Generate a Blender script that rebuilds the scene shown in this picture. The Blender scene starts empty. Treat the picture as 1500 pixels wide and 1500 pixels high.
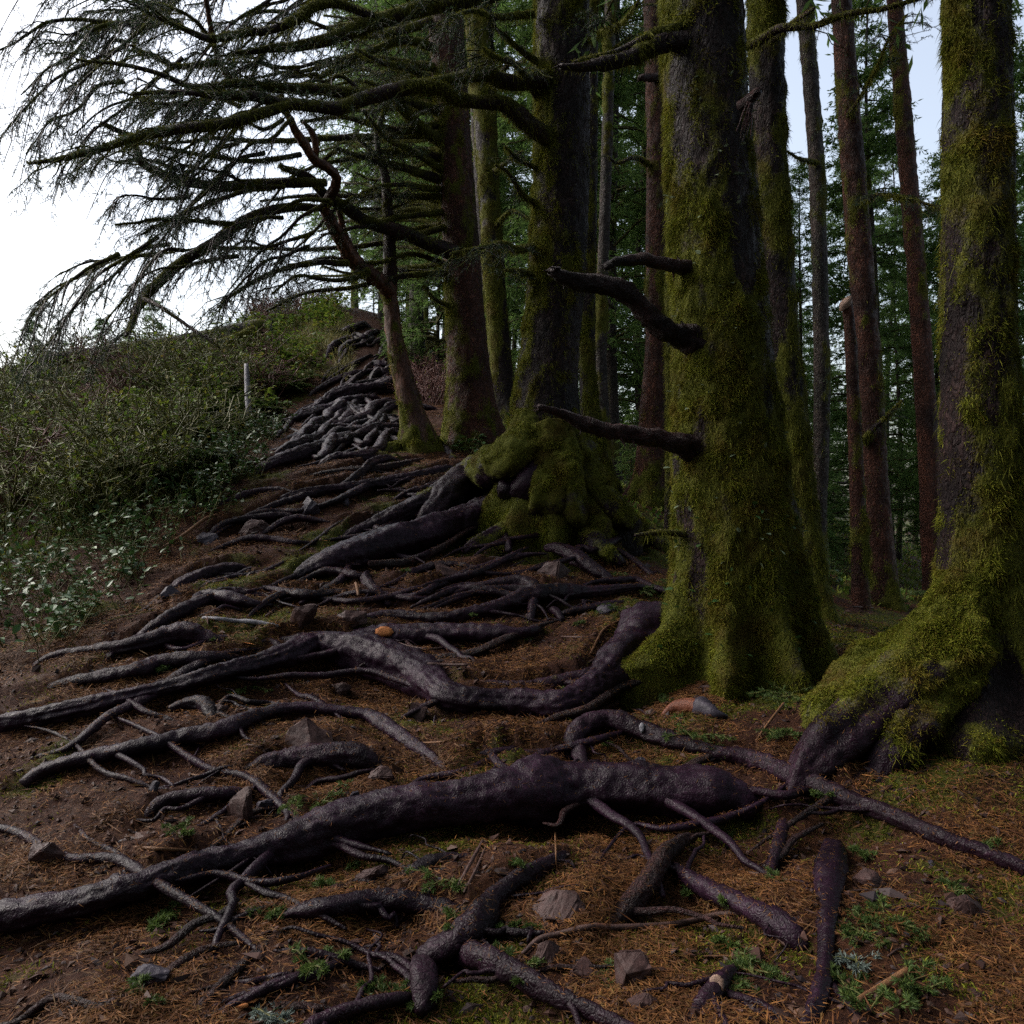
import bpy, math, random
import numpy as np
from mathutils import Vector

# ------------------------------------------------------------------ camera, world, sun, exposure
SC = bpy.context.scene
COL = SC.collection
F, CX, CY = 1200.0, 750.0, 750.0          # focal length and centre of the 1500 px photograph
CAM = np.array([0.0, 0.0, 1.5])
cam_d = bpy.data.cameras.new('camera'); cam_d.sensor_width = 36.0; cam_d.lens = 36.0 * F / 1500.0
cam_d.clip_start = 0.05; cam_d.clip_end = 2000
cam = bpy.data.objects.new('camera', cam_d); COL.objects.link(cam)
cam.location = CAM; cam.rotation_euler = (math.radians(90), 0, 0); SC.camera = cam

SUN_EL, SUN_ROT = math.radians(42), math.radians(-72)
w = bpy.data.worlds.new("World"); SC.world = w; w.use_nodes = True
nt = w.node_tree; nt.nodes.clear()
sky = nt.nodes.new('ShaderNodeTexSky'); sky.sky_type = 'NISHITA'; sky.sun_disc = False
sky.sun_elevation = SUN_EL; sky.sun_rotation = SUN_ROT; sky.dust_density = 4.0; sky.air_density = 1.2
hs = nt.nodes.new('ShaderNodeHueSaturation'); hs.inputs['Saturation'].default_value = 0.6
bgn = nt.nodes.new('ShaderNodeBackground'); bgn.inputs['Strength'].default_value = 0.13
out = nt.nodes.new('ShaderNodeOutputWorld')
nt.links.new(sky.outputs[0], hs.inputs['Color']); nt.links.new(hs.outputs[0], bgn.inputs['Color']); nt.links.new(bgn.outputs[0], out.inputs[0])
sun_d = bpy.data.lights.new('sun', 'SUN'); sun_d.energy = 0.75; sun_d.angle = math.radians(35); sun_d.color = (1.0, 0.97, 0.93)
sun = bpy.data.objects.new('sun', sun_d); COL.objects.link(sun)
sdir = Vector((math.sin(SUN_ROT) * math.cos(SUN_EL), math.cos(SUN_ROT) * math.cos(SUN_EL), math.sin(SUN_EL)))
sun.rotation_euler = (-sdir).to_track_quat('-Z', 'Y').to_euler()
SC.view_settings.view_transform = 'Standard'; SC.view_settings.look = 'None'
SC.view_settings.exposure = 1.2; SC.view_settings.gamma = 1.0
SC.cycles.max_bounces = 5; SC.cycles.diffuse_bounces = 3; SC.cycles.glossy_bounces = 2
SC.cycles.transmission_bounces = 2; SC.cycles.transparent_max_bounces = 4
SC.cycles.use_denoising = False; SC.cycles.use_adaptive_sampling = False
SC.cycles.sample_clamp_indirect = 4.0
try:
    SC.cycles.denoiser = 'OPENIMAGEDENOISE'; SC.cycles.denoising_input_passes = 'RGB_ALBEDO_NORMAL'
    SC.cycles.denoising_prefilter = 'ACCURATE'
except Exception:
    pass

RNG = np.random.default_rng(7)
random.seed(7)

# ------------------------------------------------------------------ numpy helpers
def ray(px, py): return np.array([(px - CX) / F, 1.0, (CY - py) / F])
def P(px, py, d): return CAM + ray(px, py) * d
def norm(v): return v / np.maximum(np.linalg.norm(v, axis=-1, keepdims=True), 1e-9)
def sstep(x, a, b):
    t = np.clip((x - a) / (b - a), 0, 1); return t * t * (3 - 2 * t)

def vnoise(p):
    p = np.asarray(p, float); i = np.floor(p).astype(np.int64); f = p - i; f = f * f * (3 - 2 * f)
    def h(ix, iy, iz):
        n = (ix * 374761393 + iy * 668265263 + iz * 1274126177) & 0xffffffff
        n = ((n ^ (n >> 13)) * 1103515245) & 0xffffffff
        n = ((n ^ (n >> 16)) * 2246822519) & 0xffffffff
        return ((n ^ (n >> 15)) & 0xffffff) / float(0xffffff)
    x, y, z = i[..., 0], i[..., 1], i[..., 2]; fx, fy, fz = f[..., 0], f[..., 1], f[..., 2]
    r = 0
    for dx in (0, 1):
        for dy in (0, 1):
            for dz in (0, 1):
                wgt = (fx if dx else 1 - fx) * (fy if dy else 1 - fy) * (fz if dz else 1 - fz)
                r = r + wgt * h(x + dx, y + dy, z + dz)
    return r
def fbm(p, oct=4, lac=2.03, gain=0.5):
    p = np.asarray(p, float); a, s, t = 1.0, 0.0, 0.0
    for k in range(oct):
        s = s + a * vnoise(p + 17.3 * k); t += a; p = p * lac; a *= gain
    return s / t          # 0..1

def make_mesh(name, V, F4=None, F3=None, attrs=None, smooth=True):
    me = bpy.data.meshes.new(name)
    V = np.asarray(V, np.float32); me.vertices.add(len(V)); me.vertices.foreach_set('co', V.ravel())
    loops = []; starts = []; n = 0
    if F4 is not None and len(F4):
        F4 = np.asarray(F4, np.int32); loops.append(F4.ravel()); starts.append(np.arange(len(F4), dtype=np.int32) * 4); n = F4.size
    if F3 is not None and len(F3):
        F3 = np.asarray(F3, np.int32); loops.append(F3.ravel()); starts.append(n + np.arange(len(F3), dtype=np.int32) * 3)
    loops = np.concatenate(loops); starts = np.concatenate(starts)
    me.loops.add(len(loops)); me.loops.foreach_set('vertex_index', loops)
    me.polygons.add(len(starts)); me.polygons.foreach_set('loop_start', starts)
    me.polygons.foreach_set('use_smooth', np.full(len(starts), smooth, dtype=bool))
    if attrs:
        for k, a in attrs.items():
            at_ = me.attributes.new(k, 'FLOAT', 'POINT'); at_.data.foreach_set('value', np.asarray(a, np.float32))
    me.update(calc_edges=True); me.validate()
    return me

def link(name, me, mat, parent=None, origin=None, local=False):
    o = bpy.data.objects.new(name, me); COL.objects.link(o)
    if mat is not None and len(me.materials) == 0: me.materials.append(mat)
    if parent is not None: o.parent = parent
    elif origin is not None: o.location = origin
    return o
def tag(o, label=None, cat=None, group=None, kind=None):
    if label: o['label'] = label
    if cat: o['category'] = cat
    if group: o['group'] = group
    if kind: o['kind'] = kind
    return o
def empty(name, loc):
    o = bpy.data.objects.new(name, None); COL.objects.link(o); o.location = loc; o.empty_display_size = 0.1
    return o

class MB:            # collects pieces of one mesh
    def __init__(s): s.V = []; s.F4 = []; s.F3 = []; s.A = {}; s.n = 0
    def add(s, V, F4=None, F3=None, **attrs):
        V = np.asarray(V, float)
        if F4 is not None and len(F4): s.F4.append(np.asarray(F4) + s.n)
        if F3 is not None and len(F3): s.F3.append(np.asarray(F3) + s.n)
        for k, a in attrs.items(): s.A.setdefault(k, []).append(np.broadcast_to(np.asarray(a, float), (len(V),)))
        s.V.append(V); s.n += len(V); return s
    def mesh(s, name, origin=(0, 0, 0), smooth=True):
        V = np.concatenate(s.V) - np.asarray(origin)
        return make_mesh(name, V, np.concatenate(s.F4) if s.F4 else None, np.concatenate(s.F3) if s.F3 else None,
                         {k: np.concatenate(a) for k, a in s.A.items()}, smooth)

def catmull(pts, step):
    pts = np.asarray(pts, float)
    if len(pts) == 2: pts = np.array([pts[0], (pts[0] + pts[1]) / 2, pts[1]])
    ext = np.vstack([2 * pts[0] - pts[1], pts, 2 * pts[-1] - pts[-2]])
    res = []
    for i in range(1, len(ext) - 2):
        p0, p1, p2, p3 = ext[i - 1], ext[i], ext[i + 1], ext[i + 2]
        n = max(2, int(math.ceil(np.linalg.norm((p2 - p1)[:3]) / step)))
        t = np.linspace(0, 1, n, endpoint=False)[:, None]
        res.append(0.5 * (2 * p1 + (p2 - p0) * t + (2 * p0 - 5 * p1 + 4 * p2 - p3) * t ** 2 + (3 * p1 - p0 - 3 * p2 + p3) * t ** 3))
    res.append(pts[-1:]); return np.vstack(res)

def frames(C):
    T = norm(np.gradient(C, axis=0)); N = np.zeros_like(T)
    a = np.array([0, 0, 1.0]) if abs(T[0][2]) < 0.9 else np.array([1.0, 0, 0])
    n = a - T[0] * a.dot(T[0]); n /= np.linalg.norm(n); N[0] = n
    for i in range(1, len(C)):
        n = N[i - 1] - T[i] * N[i - 1].dot(T[i]); N[i] = n / max(np.linalg.norm(n), 1e-9)
    return T, N, np.cross(T, N)

def tube(C, R, sides=12, amp=0.0, freq=3.0, flat=1.0, cap=True, seed=0.0, ridge=0.0):
    """tapered tube along C with bark-like unevenness; returns V, F4, F3"""
    C = np.asarray(C, float); R = np.asarray(R, float); T, N, B = frames(C)
    th = np.linspace(0, 2 * np.pi, sides, endpoint=False)
    cs, sn = np.cos(th), np.sin(th)
    D = N[:, None, :] * cs[None, :, None] + B[:, None, :] * sn[None, :, None]
    V = C[:, None, :] + D * R[:, None, None]
    if amp > 0:
        n = fbm(V * (freq / np.maximum(R.mean(), 0.01) * 0.35) + seed, 3) - 0.5
        lob = fbm(np.stack([np.broadcast_to(cs * 1.3, V.shape[:2]), np.broadcast_to(sn * 1.3, V.shape[:2]),
                  np.broadcast_to((np.arange(len(C)) * 0.02)[:, None], V.shape[:2])], -1) + seed, 2) - 0.5
        V = V + D * (R[:, None] * (amp * 2 * n + ridge * 2 * lob))[..., None]
    if flat != 1.0:
        V[..., 2] = C[:, None, 2] + (V[..., 2] - C[:, None, 2]) * flat
    n, m = len(C), sides
    i = np.arange(n - 1)[:, None]; j = np.arange(m)[None, :]; j2 = (j + 1) % m
    F4 = np.stack([i * m + j, i * m + j2, (i + 1) * m + j2, (i + 1) * m + j], -1).reshape(-1, 4)
    V = V.reshape(-1, 3); F3 = None
    if cap:
        V = np.vstack([V, C[:1] - T[:1] * R[0] * 0.4, C[-1:] + T[-1:] * R[-1] * 0.4])
        k = np.arange(m); k2 = (k + 1) % m
        F3 = np.vstack([np.stack([k2, k, np.full(m, n * m)], -1), np.stack([(n - 1) * m + k, (n - 1) * m + k2, np.full(m, n * m + 1)], -1)])
    return V, F4, F3

def face_sample(V, F4, n, wv=None, rng=RNG):
    V = np.asarray(V); q = V[F4]
    ar = np.linalg.norm(np.cross(q[:, 2] - q[:, 0], q[:, 3] - q[:, 1]), axis=1)
    if wv is not None: ar = ar * wv[F4].mean(1)
    s = ar.sum()
    if s <= 0: return np.zeros((0, 3)), np.zeros((0, 3))
    idx = rng.choice(len(F4), n, p=ar / s); u = rng.random((n, 1)); v = rng.random((n, 1)); q = q[idx]
    pts = (q[:, 0] * (1 - u) + q[:, 1] * u) * (1 - v) + (q[:, 3] * (1 - u) + q[:, 2] * u) * v
    return pts, norm(np.cross(q[:, 2] - q[:, 0], q[:, 3] - q[:, 1]))

def blades(Pt, D, L, Wd, droop=0.3, rng=RNG):
    """thin curved blades: 5 vertices each"""
    n = len(Pt); L = np.broadcast_to(L, (n,))[:, None]; Wd = np.broadcast_to(Wd, (n,))[:, None]
    s = norm(np.cross(D, rng.normal(size=(n, 3)))) * Wd * 0.5
    dz = np.array([[0, 0, -1.0]])
    m = Pt + D * L * 0.55 + dz * L * droop * 0.3; t = Pt + D * L + dz * L * droop
    V = np.stack([Pt - s, Pt + s, m - s * 0.8, m + s * 0.8, t], 1).reshape(-1, 3)
    b = np.arange(n)[:, None] * 5
    return V, b + np.array([[0, 1, 3, 2]]), b + np.array([[2, 3, 4]])
def slivers(Pt, D, L, Wd, up=None, rng=RNG):
    """flat needle-like triangles pairs (diamond of 4 vertices)"""
    n = len(Pt); L = np.broadcast_to(L, (n,))[:, None]; Wd = np.broadcast_to(Wd, (n,))[:, None]
    s = norm(np.cross(D, rng.normal(size=(n, 3)) if up is None else up)) * Wd * 0.5
    V = np.stack([Pt, Pt + D * L * 0.45 + s, Pt + D * L, Pt + D * L * 0.45 - s], 1).reshape(-1, 3)
    return V, np.arange(n)[:, None] * 4 + np.array([[0, 1, 2, 3]])

# ------------------------------------------------------------------ materials
class NT:
    def __init__(s, name):
        s.m = bpy.data.materials.new(name); s.m.use_nodes = True; s.t = s.m.node_tree; s.t.nodes.clear()
        s.out = s.n('ShaderNodeOutputMaterial'); s.b = s.n('ShaderNodeBsdfPrincipled'); s.l(s.b.outputs[0], s.out.inputs[0])
    def n(s, ty, **kw):
        x = s.t.nodes.new(ty)
        for k, v in kw.items(): setattr(x, k, v)
        return x
    def l(s, a, b): s.t.links.new(a, b)
    def coord(s, scale=(1, 1, 1)):
        g = s.n('ShaderNodeNewGeometry'); m = s.n('ShaderNodeMapping'); m.inputs['Scale'].default_value = scale
        s.l(g.outputs['Position'], m.inputs[0]); return m.outputs[0]
    def ocoord(s, scale=(1, 1, 1)):
        g = s.n('ShaderNodeTexCoord'); m = s.n('ShaderNodeMapping'); m.inputs['Scale'].default_value = scale
        s.l(g.outputs['Object'], m.inputs[0]); return m.outputs[0]
    def noise(s, v, scale, detail=5, rough=0.6, dist=0.0):
        x = s.n('ShaderNodeTexNoise'); x.inputs['Scale'].default_value = scale; x.inputs['Detail'].default_value = detail
        x.inputs['Roughness'].default_value = rough; x.inputs['Distortion'].default_value = dist; s.l(v, x.inputs['Vector']); return x.outputs[0]
    def voro(s, v, scale, feat='F1', out=0):
        x = s.n('ShaderNodeTexVoronoi'); x.feature = feat; x.inputs['Scale'].default_value = scale; s.l(v, x.inputs['Vector']); return x.outputs[out]
    def ramp(s, v, stops):
        x = s.n('ShaderNodeValToRGB'); e = x.color_ramp.elements
        while len(e) < len(stops): e.new(0.5)
        for k, (p, c) in enumerate(stops): e[k].position = p; e[k].color = (c[0], c[1], c[2], 1) if not isinstance(c, float) else (c, c, c, 1)
        s.l(v, x.inputs[0]); return x.outputs[0]
    def mix(s, f, a, b, mode='MIX'):
        x = s.n('ShaderNodeMix', data_type='RGBA', blend_type=mode)
        for sock, val in ((x.inputs[0], f), (x.inputs[6], a), (x.inputs[7], b)):
            if isinstance(val, (tuple, list)): sock.default_value = (*val[:3], 1)
            elif isinstance(val, (int, float)): sock.default_value = val
            else: s.l(val, sock)
        return x.outputs[2]
    def math(s, op, a, b=0.0):
        x = s.n('ShaderNodeMath', operation=op)
        for sock, val in ((x.inputs[0], a), (x.inputs[1], b)):
            if isinstance(val, (int, float)): sock.default_value = val
            else: s.l(val, sock)
        return x.outputs[0]
    def attr(s, name):
        x = s.n('ShaderNodeAttribute'); x.attribute_name = name; return x.outputs['Fac']
    def island(s):
        return s.n('ShaderNodeNewGeometry').outputs['Random Per Island']
    def bump(s, h, strength, dist, prev=None):
        x = s.n('ShaderNodeBump'); x.inputs['Strength'].default_value = strength; x.inputs['Distance'].default_value = dist
        s.l(h, x.inputs['Height'])
        if prev is not None: s.l(prev, x.inputs['Normal'])
        return x.outputs[0]
    def set(s, color=None, rough=None, normal=None, spec=None):
        for k, v in (('Base Color', color), ('Roughness', rough), ('Normal', normal), ('Specular IOR Level', spec)):
            if v is None: continue
            if isinstance(v, (tuple, list)): s.b.inputs[k].default_value = (*v, 1)
            elif isinstance(v, (int, float)): s.b.inputs[k].default_value = v
            else: s.l(v, s.b.inputs[k])
        return s.m

MOSS_LO, MOSS_HI = (0.045, 0.055, 0.008), (0.16, 0.155, 0.022)
def bark_material(name, dark, light, plate=26, zs=0.45, rough=(0.45, 0.8), bump=0.9, lichen=0.0, spec=0.14, moss=True, bdist=0.012, crack=0.8, fineh=1.1):
    t = NT(name); c = t.coord((1, 1, zs)); c1 = t.coord()
    warp = t.noise(c, 9, 4); v0 = t.n('ShaderNodeMix', data_type='VECTOR'); v0.inputs[0].default_value = 0.13
    nw = t.n('ShaderNodeTexNoise'); nw.inputs['Scale'].default_value = 16; nw.inputs['Detail'].default_value = 5; t.l(c, nw.inputs['Vector'])
    t.l(c, v0.inputs[4]); t.l(nw.outputs['Color'], v0.inputs[5])
    vo = t.voro(v0.outputs[1], plate, 'DISTANCE_TO_EDGE'); vc = t.voro(v0.outputs[1], plate, 'F1', 1)
    fine = t.noise(c, 70, 6, 0.7); big = t.noise(c1, 2.2, 4)
    edge = t.ramp(vo, [(0.0, 0.0), (0.30, 1.0)])
    sepr = t.n('ShaderNodeSeparateColor'); t.l(vc, sepr.inputs[0])
    base = t.mix(t.math('MULTIPLY', t.ramp(fine, [(0.3, 0.0), (0.75, 1.0)]), 0.8), dark, light)
    base = t.mix(t.math('MULTIPLY', sepr.outputs[0], 0.5), base, tuple(min(1, x * 1.5) for x in light))
    base = t.mix(t.ramp(big, [(0.4, 0.0), (0.65, 1.0)]), base, tuple(x * 0.75 for x in dark), 'MIX')
    base = t.mix(t.math('MULTIPLY', t.math('SUBTRACT', 1.0, edge), crack), base, tuple(x * 0.5 for x in dark))
    if lichen > 0:
        ln = t.ramp(t.noise(c1, 30, 5, 0.7), [(0.60, 0.0), (0.66, 1.0)])
        base = t.mix(t.math('MULTIPLY', ln, lichen), base, (0.23, 0.27, 0.2))
    if moss:
        ms = t.attr('moss'); mn = t.noise(c1, 45, 5, 0.7)
        mcol = t.mix(t.ramp(mn, [(0.3, 0.0), (0.7, 1.0)]), MOSS_LO, tuple(0.6 * x for x in MOSS_HI)); mcol = t.mix(t.ramp(t.noise(c1, 3.4, 5), [(0.50, 0.0), (0.68, 0.5)]), mcol, (0.055, 0.024, 0.010))
        mf = t.ramp(t.math('ADD', ms, t.math('MULTIPLY', t.math('SUBTRACT', mn, 0.5), 0.7)), [(0.35, 0.0), (0.6, 1.0)])
        base = t.mix(mf, base, mcol)
    h = t.math('ADD', t.math('MULTIPLY', edge, crack), t.math('MULTIPLY', fine, fineh)); h = t.math('ADD', h, t.math('MULTIPLY', sepr.outputs[1], 0.75 * crack))
    nrm = t.bump(h, bump, bdist)
    rg = t.ramp(t.noise(c1, 14, 4), [(0.35, rough[0]), (0.7, rough[1])])
    if moss: rg = t.math('MAXIMUM', rg, t.math('MULTIPLY', mf, 0.9))
    t.set(base, rg, nrm, spec); return t.m
def blade_material(name, cols, rough=0.7, spec=0.06, trans=0.25, alt=None):
    t = NT(name); r = t.island(); n = len(cols)
    col = t.ramp(r, [(k / max(1, n - 1), c) for k, c in enumerate(cols)])
    big = t.noise(t.coord(), 4.0, 3); col = t.mix(t.ramp(big, [(0.35, 0.0), (0.65, 0.55)]), col, tuple(x * 0.55 for x in cols[0]))
    if alt: col = t.mix(t.ramp(t.noise(t.coord(), 3.4, 5), [(0.50, 0.0), (0.68, 0.45)]), col, alt)
    t.set(col, rough, None, spec)
    if trans > 0:
        tr = t.n('ShaderNodeBsdfTranslucent'); t.l(col, tr.inputs[0]); mx = t.n('ShaderNodeMixShader'); mx.inputs[0].default_value = trans
        t.l(t.b.outputs[0], mx.inputs[1]); t.l(tr.outputs[0], mx.inputs[2]); t.l(mx.outputs[0], t.out.inputs[0])
    return t.m

M = {}
M['bark'] = bark_material('spruce_bark', (0.009, 0.005, 0.006), (0.044, 0.023, 0.021), 34)
M['bark_red'] = bark_material('reddish_bark', (0.030, 0.011, 0.008), (0.135, 0.050, 0.030), 36)
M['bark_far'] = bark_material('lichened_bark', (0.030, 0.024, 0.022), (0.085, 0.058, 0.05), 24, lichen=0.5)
M['root'] = bark_material('wet_root_bark', (0.007, 0.003, 0.0055), (0.033, 0.0135, 0.025), 46, 1.0, (0.26, 0.55), 0.6, spec=0.13, bdist=0.007, crack=0.5, fineh=0.5)
M['root_scuffed'] = bark_material('scuffed_root_bark', (0.008, 0.0032, 0.007), (0.034, 0.014, 0.028), 58, 1.0, (0.24, 0.50), 0.55, spec=0.14, bdist=0.006, crack=0.45, fineh=0.45)
M['branch'] = bark_material('wet_branch_bark', (0.011, 0.005, 0.006), (0.060, 0.020, 0.018), 44, 1.0, (0.3, 0.6), 1.0, spec=0.2, bdist=0.012, crack=0.5)
M['snag'] = bark_material('bare_reddish_wood', (0.06, 0.026, 0.018), (0.19, 0.085, 0.055), 18, 0.25, (0.4, 0.7), 0.5, spec=0.2, bdist=0.006)
M['moss'] = blade_material('moss', [(0.052, 0.065, 0.008), (0.12, 0.14, 0.014), (0.215, 0.235, 0.022), (0.12, 0.08, 0.017), (0.29, 0.31, 0.04)], alt=(0.13, 0.055, 0.018))
M['moss_dry'] = blade_material('brown_moss', [(0.05, 0.045, 0.01), (0.09, 0.06, 0.018), (0.11, 0.05, 0.02), (0.10, 0.09, 0.015)])
M['moss_hang'] = blade_material('hanging_moss', [(0.06, 0.065, 0.010), (0.13, 0.135, 0.018), (0.21, 0.21, 0.035)])
M['lichen'] = blade_material('pale_lichen', [(0.14, 0.19, 0.12), (0.24, 0.30, 0.2), (0.17, 0.2, 0.1)])
M['litter'] = blade_material('needle_litter', [(0.045, 0.018, 0.009), (0.13, 0.050, 0.017), (0.08, 0.034, 0.013), (0.26, 0.115, 0.036), (0.05, 0.024, 0.018), (0.15, 0.085, 0.024), (0.10, 0.04, 0.022)], 0.6, 0.08, 0.0)
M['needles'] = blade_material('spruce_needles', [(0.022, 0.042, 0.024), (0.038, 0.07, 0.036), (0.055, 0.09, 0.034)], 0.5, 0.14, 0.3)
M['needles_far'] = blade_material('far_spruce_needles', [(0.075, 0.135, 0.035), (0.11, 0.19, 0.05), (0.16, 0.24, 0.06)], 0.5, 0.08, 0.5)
M['sprig'] = blade_material('fresh_fir_needles', [(0.045, 0.08, 0.022), (0.075, 0.12, 0.03), (0.11, 0.15, 0.035)], 0.5, 0.14, 0.3)
M['sprig_grey'] = blade_material('grey_fir_needles', [(0.12, 0.16, 0.14), (0.2, 0.25, 0.22)], 0.5, 0.4, 0.2)
M['leaf'] = blade_material('glossy_leaf', [(0.035, 0.075, 0.022), (0.05, 0.11, 0.03), (0.08, 0.14, 0.03)], 0.42, 0.35, 0.15)
M['grass'] = blade_material('tan_grass', [(0.12, 0.13, 0.03), (0.22, 0.2, 0.06), (0.3, 0.24, 0.11), (0.14, 0.17, 0.04)], 0.6, 0.3, 0.3)
M['shrub_leaf'] = blade_material('shrub_leaf', [(0.06, 0.11, 0.018), (0.12, 0.20, 0.028), (0.20, 0.25, 0.035), (0.19, 0.13, 0.035)], 0.5, 0.14, 0.3)
def simple(name, dark, light, scale=20, rough=(0.35, 0.7), bump=0.8, dist=0.01, spec=0.18):
    t = NT(name); c = t.coord(); n = t.noise(c, scale, 7, 0.65); m = t.noise(c, scale * 0.2, 3)
    col = t.mix(t.ramp(n, [(0.3, 0.0), (0.7, 1.0)]), dark, light); col = t.mix(t.ramp(m, [(0.4, 0.0), (0.7, 0.6)]), col, dark)
    t.set(col, t.ramp(m, [(0.3, rough[0]), (0.7, rough[1])]), t.bump(n, bump, dist), spec); return t.m
M['rock'] = simple('brown_rock', (0.024, 0.012, 0.011), (0.082, 0.044, 0.040), 24, (0.4, 0.7))
M['rock_slate'] = simple('slate_rock', (0.018, 0.015, 0.022), (0.06, 0.05, 0.066), 24, (0.35, 0.6))
M['wound'] = simple('fresh_orange_wood', (0.30, 0.10, 0.03), (0.55, 0.22, 0.07), 60, (0.5, 0.7))
M['red_wood'] = simple('red_rotten_wood', (0.06, 0.018, 0.010), (0.17, 0.055, 0.026), 50, (0.4, 0.6))
M['pale_wood'] = simple('pale_wood', (0.16, 0.10, 0.075), (0.30, 0.20, 0.15), 50)
M['grey_wood'] = simple('weathered_grey_wood', (0.10, 0.095, 0.105), (0.30, 0.29, 0.32), 40)
M['stick'] = simple('twig_wood', (0.035, 0.02, 0.018), (0.10, 0.055, 0.045), 40, (0.35, 0.6))
M['tan_stick'] = simple('tan_twig_wood', (0.09, 0.042, 0.02), (0.2, 0.1, 0.045), 40)
M['stem'] = simple('shrub_stem', (0.045, 0.05, 0.014), (0.15, 0.14, 0.04), 30)
M['red_stem'] = simple('reddish_stem', (0.08, 0.035, 0.03), (0.17, 0.085, 0.07), 30)
# ------------------------------------------------------------------ the ground: one sheet through surveyed points
CTRL = [(-60,1500,2.3),(188,1500,2.2),(750,1500,2.2),(1312,1500,2.1),(1560,1500,2.1),
 (-60,1200,3.6),(188,1200,3.4),(750,1200,3.5),(1312,1200,3.3),(1560,1200,3.2),
 (-60,960,5.2),(188,960,4.9),(560,960,5.2),(1080,962,5.2),(1312,1010,4.5),(1560,1010,4.5),
 (40,830,7.0),(188,800,7.0),(450,800,7.2),(830,770,7.8),(965,800,8.0),(1230,895,7.6),(1300,888,9.0),(1500,890,9.5),
 (955,742,10),(885,705,11),(370,680,9.0),(300,760,7.6),(60,730,9.0),(190,705,9.0),(190,585,13),(0,620,13),(190,508,18),(390,482,18.5),(0,545,18),
 (650,605,12.5),(610,655,10.6),(695,648,11.0),(735,615,13),(560,500,17),(505,450,20),(630,530,18),(480,560,14.5),(420,600,12.5),
 (1200,865,16),(1450,862,18),(1000,800,15),(900,740,17),(1250,850,40),(900,800,40),(1500,850,45)]
XYZ = [P(*c) for c in CTRL]
XYZ += [np.array(v, float) for v in [(0,0,0),(-3,0,0),(3,0,0),(0,-4,-.6),(-6,-6,-.9),(6,-6,-.9),(-8,4,0.2),(8,3,-.2),(-16,10,0.8),(18,8,-1),
        (-7,25,5.6),(-12,32,3.5),(-2,26,6.0),(2,30,5.2),(-20,24,3.0),(-30,40,0),(-10,50,2),(10,50,0),(40,40,-4),(40,0,-3),(-40,0,-2),(0,-40,-4),(-45,70,-3),(45,90,-5),(0,110,-5),(-90,110,-6),(90,140,-7)]]
XYZ = np.array(XYZ)
def _tps(r2): return np.where(r2 > 1e-12, 0.5 * r2 * np.log(np.maximum(r2, 1e-12)), 0.0)
_n = len(XYZ); _c = XYZ[:, :2]
_K = _tps(((_c[:, None] - _c[None]) ** 2).sum(-1)) + np.eye(_n) * 0.02
_Pm = np.hstack([np.ones((_n, 1)), _c])
_A = np.zeros((_n + 3, _n + 3)); _A[:_n, :_n] = _K; _A[:_n, _n:] = _Pm; _A[_n:, :_n] = _Pm.T
_W = np.linalg.solve(_A, np.concatenate([XYZ[:, 2], np.zeros(3)]))
def H0(x, y):
    x = np.asarray(x, float); y = np.asarray(y, float); sh = x.shape; x = x.ravel(); y = y.ravel(); z = np.empty(len(x))
    for s in range(0, len(x), 40000):
        a, b = x[s:s + 40000], y[s:s + 40000]
        z[s:s + 40000] = _tps((a[:, None] - _c[:, 0]) ** 2 + (b[:, None] - _c[:, 1]) ** 2) @ _W[:_n] + _W[_n] + _W[_n + 1] * a + _W[_n + 2] * b
    q = np.stack([x, y, np.zeros_like(x)], -1)
    z += (fbm(q * 0.9 + 5, 3) - 0.5) * 0.16
    rr = np.hypot(x, y); k = sstep(rr, 90, 180); nk = 1 - sstep(rr, 12, 25); g = nk > 0
    z[g] += nk[g] * (0.085 * (fbm(q[g] * 4.5, 4) - 0.5) + 0.034 * (fbm(q[g] * 22 + 3, 3) - 0.5))
    z = z * (1 - k) + (-7 + 6 * (fbm(q * 0.02, 3) - 0.5)) * k
    return z.reshape(sh)
def march(Hfun, px, py, tmax=60.0):
    r = ray(px, py); t = np.concatenate([np.linspace(0.8, 12, 700), np.linspace(12.05, tmax, 700)])
    q = CAM + t[:, None] * r; below = q[:, 2] < Hfun(q[:, 0], q[:, 1])
    if not below.any(): return CAM + r * 20.0
    i = int(np.argmax(below)); lo, hi = (t[i - 1], t[i]) if i else (t[0], t[0])
    for _ in range(12):
        m = 0.5 * (lo + hi); q = CAM + m * r
        if q[2] < float(Hfun(np.array([q[0]]), np.array([q[1]]))[0]): hi = m
        else: lo = m
    return CAM + r * hi
def at0(px, py): return march(H0, px, py)

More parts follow.
